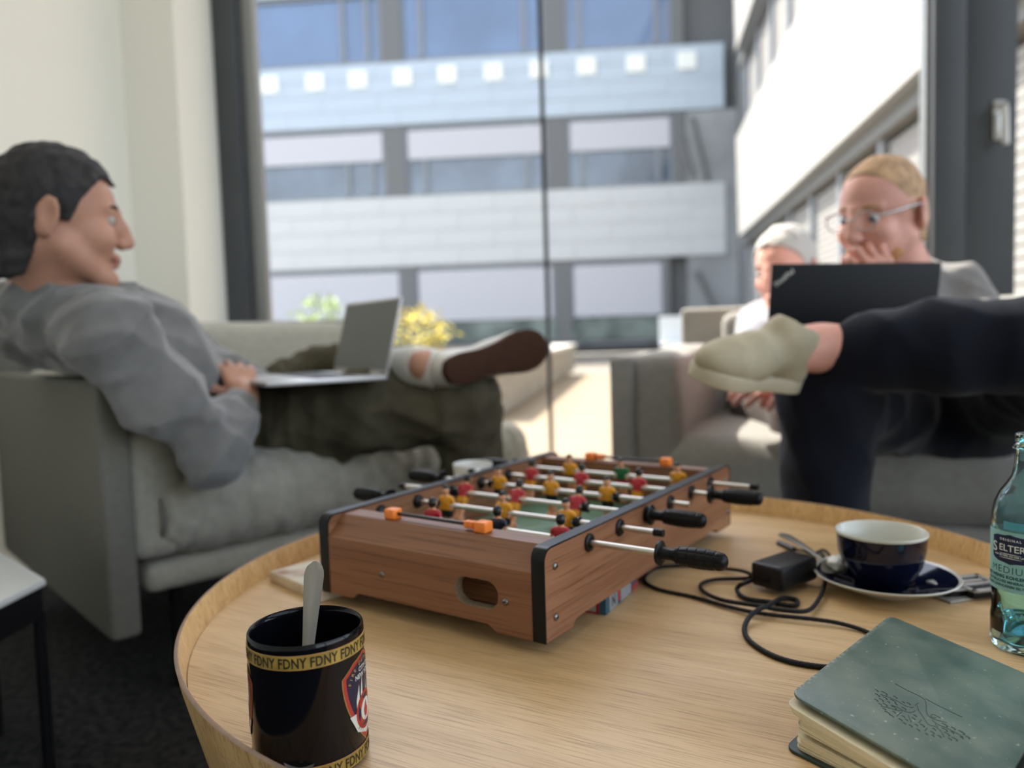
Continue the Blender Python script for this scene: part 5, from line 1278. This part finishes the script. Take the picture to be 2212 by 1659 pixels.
# navy trousers
nv = mat('navy_trousers', (.0035, .005, .012), .9, var=.15, scale=30, bump=.3, bscale=700, spec=.2, sheen=.15)
g = SDF((.36, 1.02, .04), (1.25, 1.95, .80), .0065)
g.ell(T(pel), (.17, .17, .13), .05)
g.chain([hipR, hipR.lerp(knR, .5), knR, knR.lerp(anR, .5), knR.lerp(anR, .93)], [.105, .096, .080, .074, .068], .035)
g.chain([hipL, knL, knL.lerp(anL, .5), knL.lerp(anL, .74), knL.lerp(anL, .84)], [.105, .080, .072, .058, .052], .035)
g.wrinkle(.007, 26, 21, ridge=2); child_local(g.mesh('trousers', [nv]), Pr)
shoe_b = mat('beige_sneaker', (.43, .375, .255), .75, bump=.4, bscale=300, var=.06, scale=40); sole_b = mat('cream_sole', (.50, .44, .31), .65)
M = sneaker(Pr, Pi, P(1712, 835, 1.335), P(1500, 815, 1.215), Vector((.10, .42, -.90)), shoe_b, sole_b, laces=mat('beige_laces', (.26, .23, .17), .8))
sneaker(Pr, Pi, anR+Vector((.04, .05, -.065)), anR+Vector((-.12, -.18, -.065)), Vector((0, 0, -1)), shoe_b, sole_b)
# his black laptop, lid towards us
blkl = mat('matt_black_lid', (.006, .007, .009), .55, spec=.22)
a_ = P(1655, 712, 1.475); b2 = P(2014, 704, 1.56); tl = P(1666, 578, 1.44)
dx = (b2-a_); wid_ = math.hypot(dx.x, dx.y); ux = Vector((dx.x, dx.y, 0)).normalized(); uy = Vector((ux.y, -ux.x, 0))   # hinge side towards camera
LM = Matrix.Identity(4); dpt = .23; scr = .215
org = b2+Vector((0, 0, -.050))-uy*dpt*1.0
for i, v in enumerate((-ux, uy, Vector((0, 0, 1)))):
    for j in range(3): LM[j][i] = v[j]
LM.translation = org
t_, SMx = laptop('black_laptop', 'black laptop with its lid towards the viewer before the fair haired man', LM, wid_, dpt, rad(8), blkl, scr_g, blkl, scr_h=.166)
lid = [o for o in t_.children if o.name.startswith('screen_lid')][0]
v_, f_ = text_geo('ThinkPad', .0125, 1.0, .0003)
q = MB(); lw = mat('lid_lettering', (.55, .53, .50), .3, metal=.6); ca, sa = cos(rad(38)), sin(rad(38))
q.add([SMx @ Vector((wid_-(.027+v.x*ca-v.y*sa), 0.0062, .137+v.x*sa+v.y*ca)) for v in v_], f_); q.obj('lid_lettering', lw, lid)

# ---------------------------------------------------------------- third man, half hidden behind the black laptop
pe = Vector((.86, 2.30, 0)); pe = P(1740, 880, 2.12); Pr = person('third man in a pale grey shirt half hidden behind the black laptop', (pe.x, pe.y, 0)); Pi = T(-Vector((pe.x, pe.y, 0)))
H3 = head_frame(P(1696, 582, 2.32), math.atan2(-.62, -.78), rad(14), 0)
nk = P(1712, 665, 2.32); shR = P(1642, 705, 2.36); shL = P(1800, 715, 2.20); ch = (shL+shR)/2+Vector((-.0, -.03, -.09))
hipR = P(1650, 880, 2.22); hipL = P(1800, 885, 2.05); pel = (hipR+hipL)/2; knR = P(1740, 892, 1.78); knL = P(1815, 900, 1.74)
anR = Vector((knR.x-.02, knR.y-.04, .09)); anL = Vector((knL.x+.02, knL.y-.04, .09))
elR = P(1610, 800, 2.02); wrR = P(1702, 832, 1.78); elL = P(1800, 800, 1.9); wrL = P(1760, 830, 1.72)
g = SDF((.30, 1.35, -.02), (1.12, 2.50, 1.05), .0055)
add_head(g, H3, smile=False)
g.cap(W(H3, -.030, 0, -.045), nk, .056, .058, .03); g.cap(nk, ch, .06, .10, .05); g.chain([ch, ch.lerp(pel, .55), pel], [.11, .105, .11], .05)
for a, b_, c in ((shR, elR, wrR), (shL, elL, wrL)): g.cap(nk, a, .045, .036, .03); g.chain([a, b_, c], [.036, .030, .027], .015)
for a, b_, c in ((hipR, knR, anR), (hipL, knL, anL)): g.chain([a, b_, c], [.078, .052, .037], .02)
add_hand(g, wrR, P(1605, 838, 1.72)-wrR, Vector((.1, -.3, 1)), 1.0, curl=(.25, .3, .3, .35), thumb=-1, k=.006, base_curl=.15)
add_hand(g, wrL, P(1700, 850, 1.62)-wrL, Vector((0, 0, 1)), 1.0, curl=(.3, .4, .4, .5), thumb=1, k=.006)
child_local(g.mesh('body', [skin2_m]), Pr)
eyes(Pr, H3, Pi); lips(Pr, H3, Pi, mat('lip_pale', (.55, .22, .19), .5))
hair('hair', Pr, H3, Pi, mat('light_grey_hair', (.52, .50, .47), .85, bump=.8, bscale=160), [-.12, -.055, -.040, -.022, .008, .022, .050, .062, .075, .09], [-.100, -.090, -.055, -.020, -.004, .030, .066, .084, .085, .090], .008, .006, 8, .0025, vox=.005)
g = SDF((.35, 1.70, .36), (1.12, 2.52, .84), .008)
g.cap(nk+Vector((0, 0, -.03)), ch, .070, .135, .06); g.chain([ch, ch.lerp(pel, .55), pel], [.14, .135, .13], .06)
for a, b_ in ((shR, elR), (shL, elL)): g.cap(nk+Vector((0, 0, -.03)), a, .065, .068, .05); g.cap(a, a.lerp(b_, .55), .069, .062, .03)
g.wrinkle(.007, 26, 13); g.cap(nk+Vector((0, 0, .03)), nk+Vector((0, 0, .09)), .058, .07, .006, sub=True)
child_local(g.mesh('shirt', [mat('pale_grey_shirt', (.33, .33, .36), .95, bump=.3, bscale=600)]), Pr)
g = SDF((.30, 1.35, .04), (1.12, 2.45, .72), .009)
g.ell(T(pel), (.17, .17, .13), .05)
for a, b_, c in ((hipR, knR, anR), (hipL, knL, anL)): g.chain([a, b_, c], [.10, .076, .06], .03)
g.wrinkle(.006, 24, 22); child_local(g.mesh('trousers', [mat('brown_grey_trousers', (.075, .062, .058), .9, bump=.3, bscale=600)]), Pr)
for a in (anR, anL): sneaker(Pr, Pi, a+Vector((.03, .05, -.065)), a+Vector((-.10, -.18, -.065)), Vector((0, 0, -1)), up_m, sole_m, vox=.007)
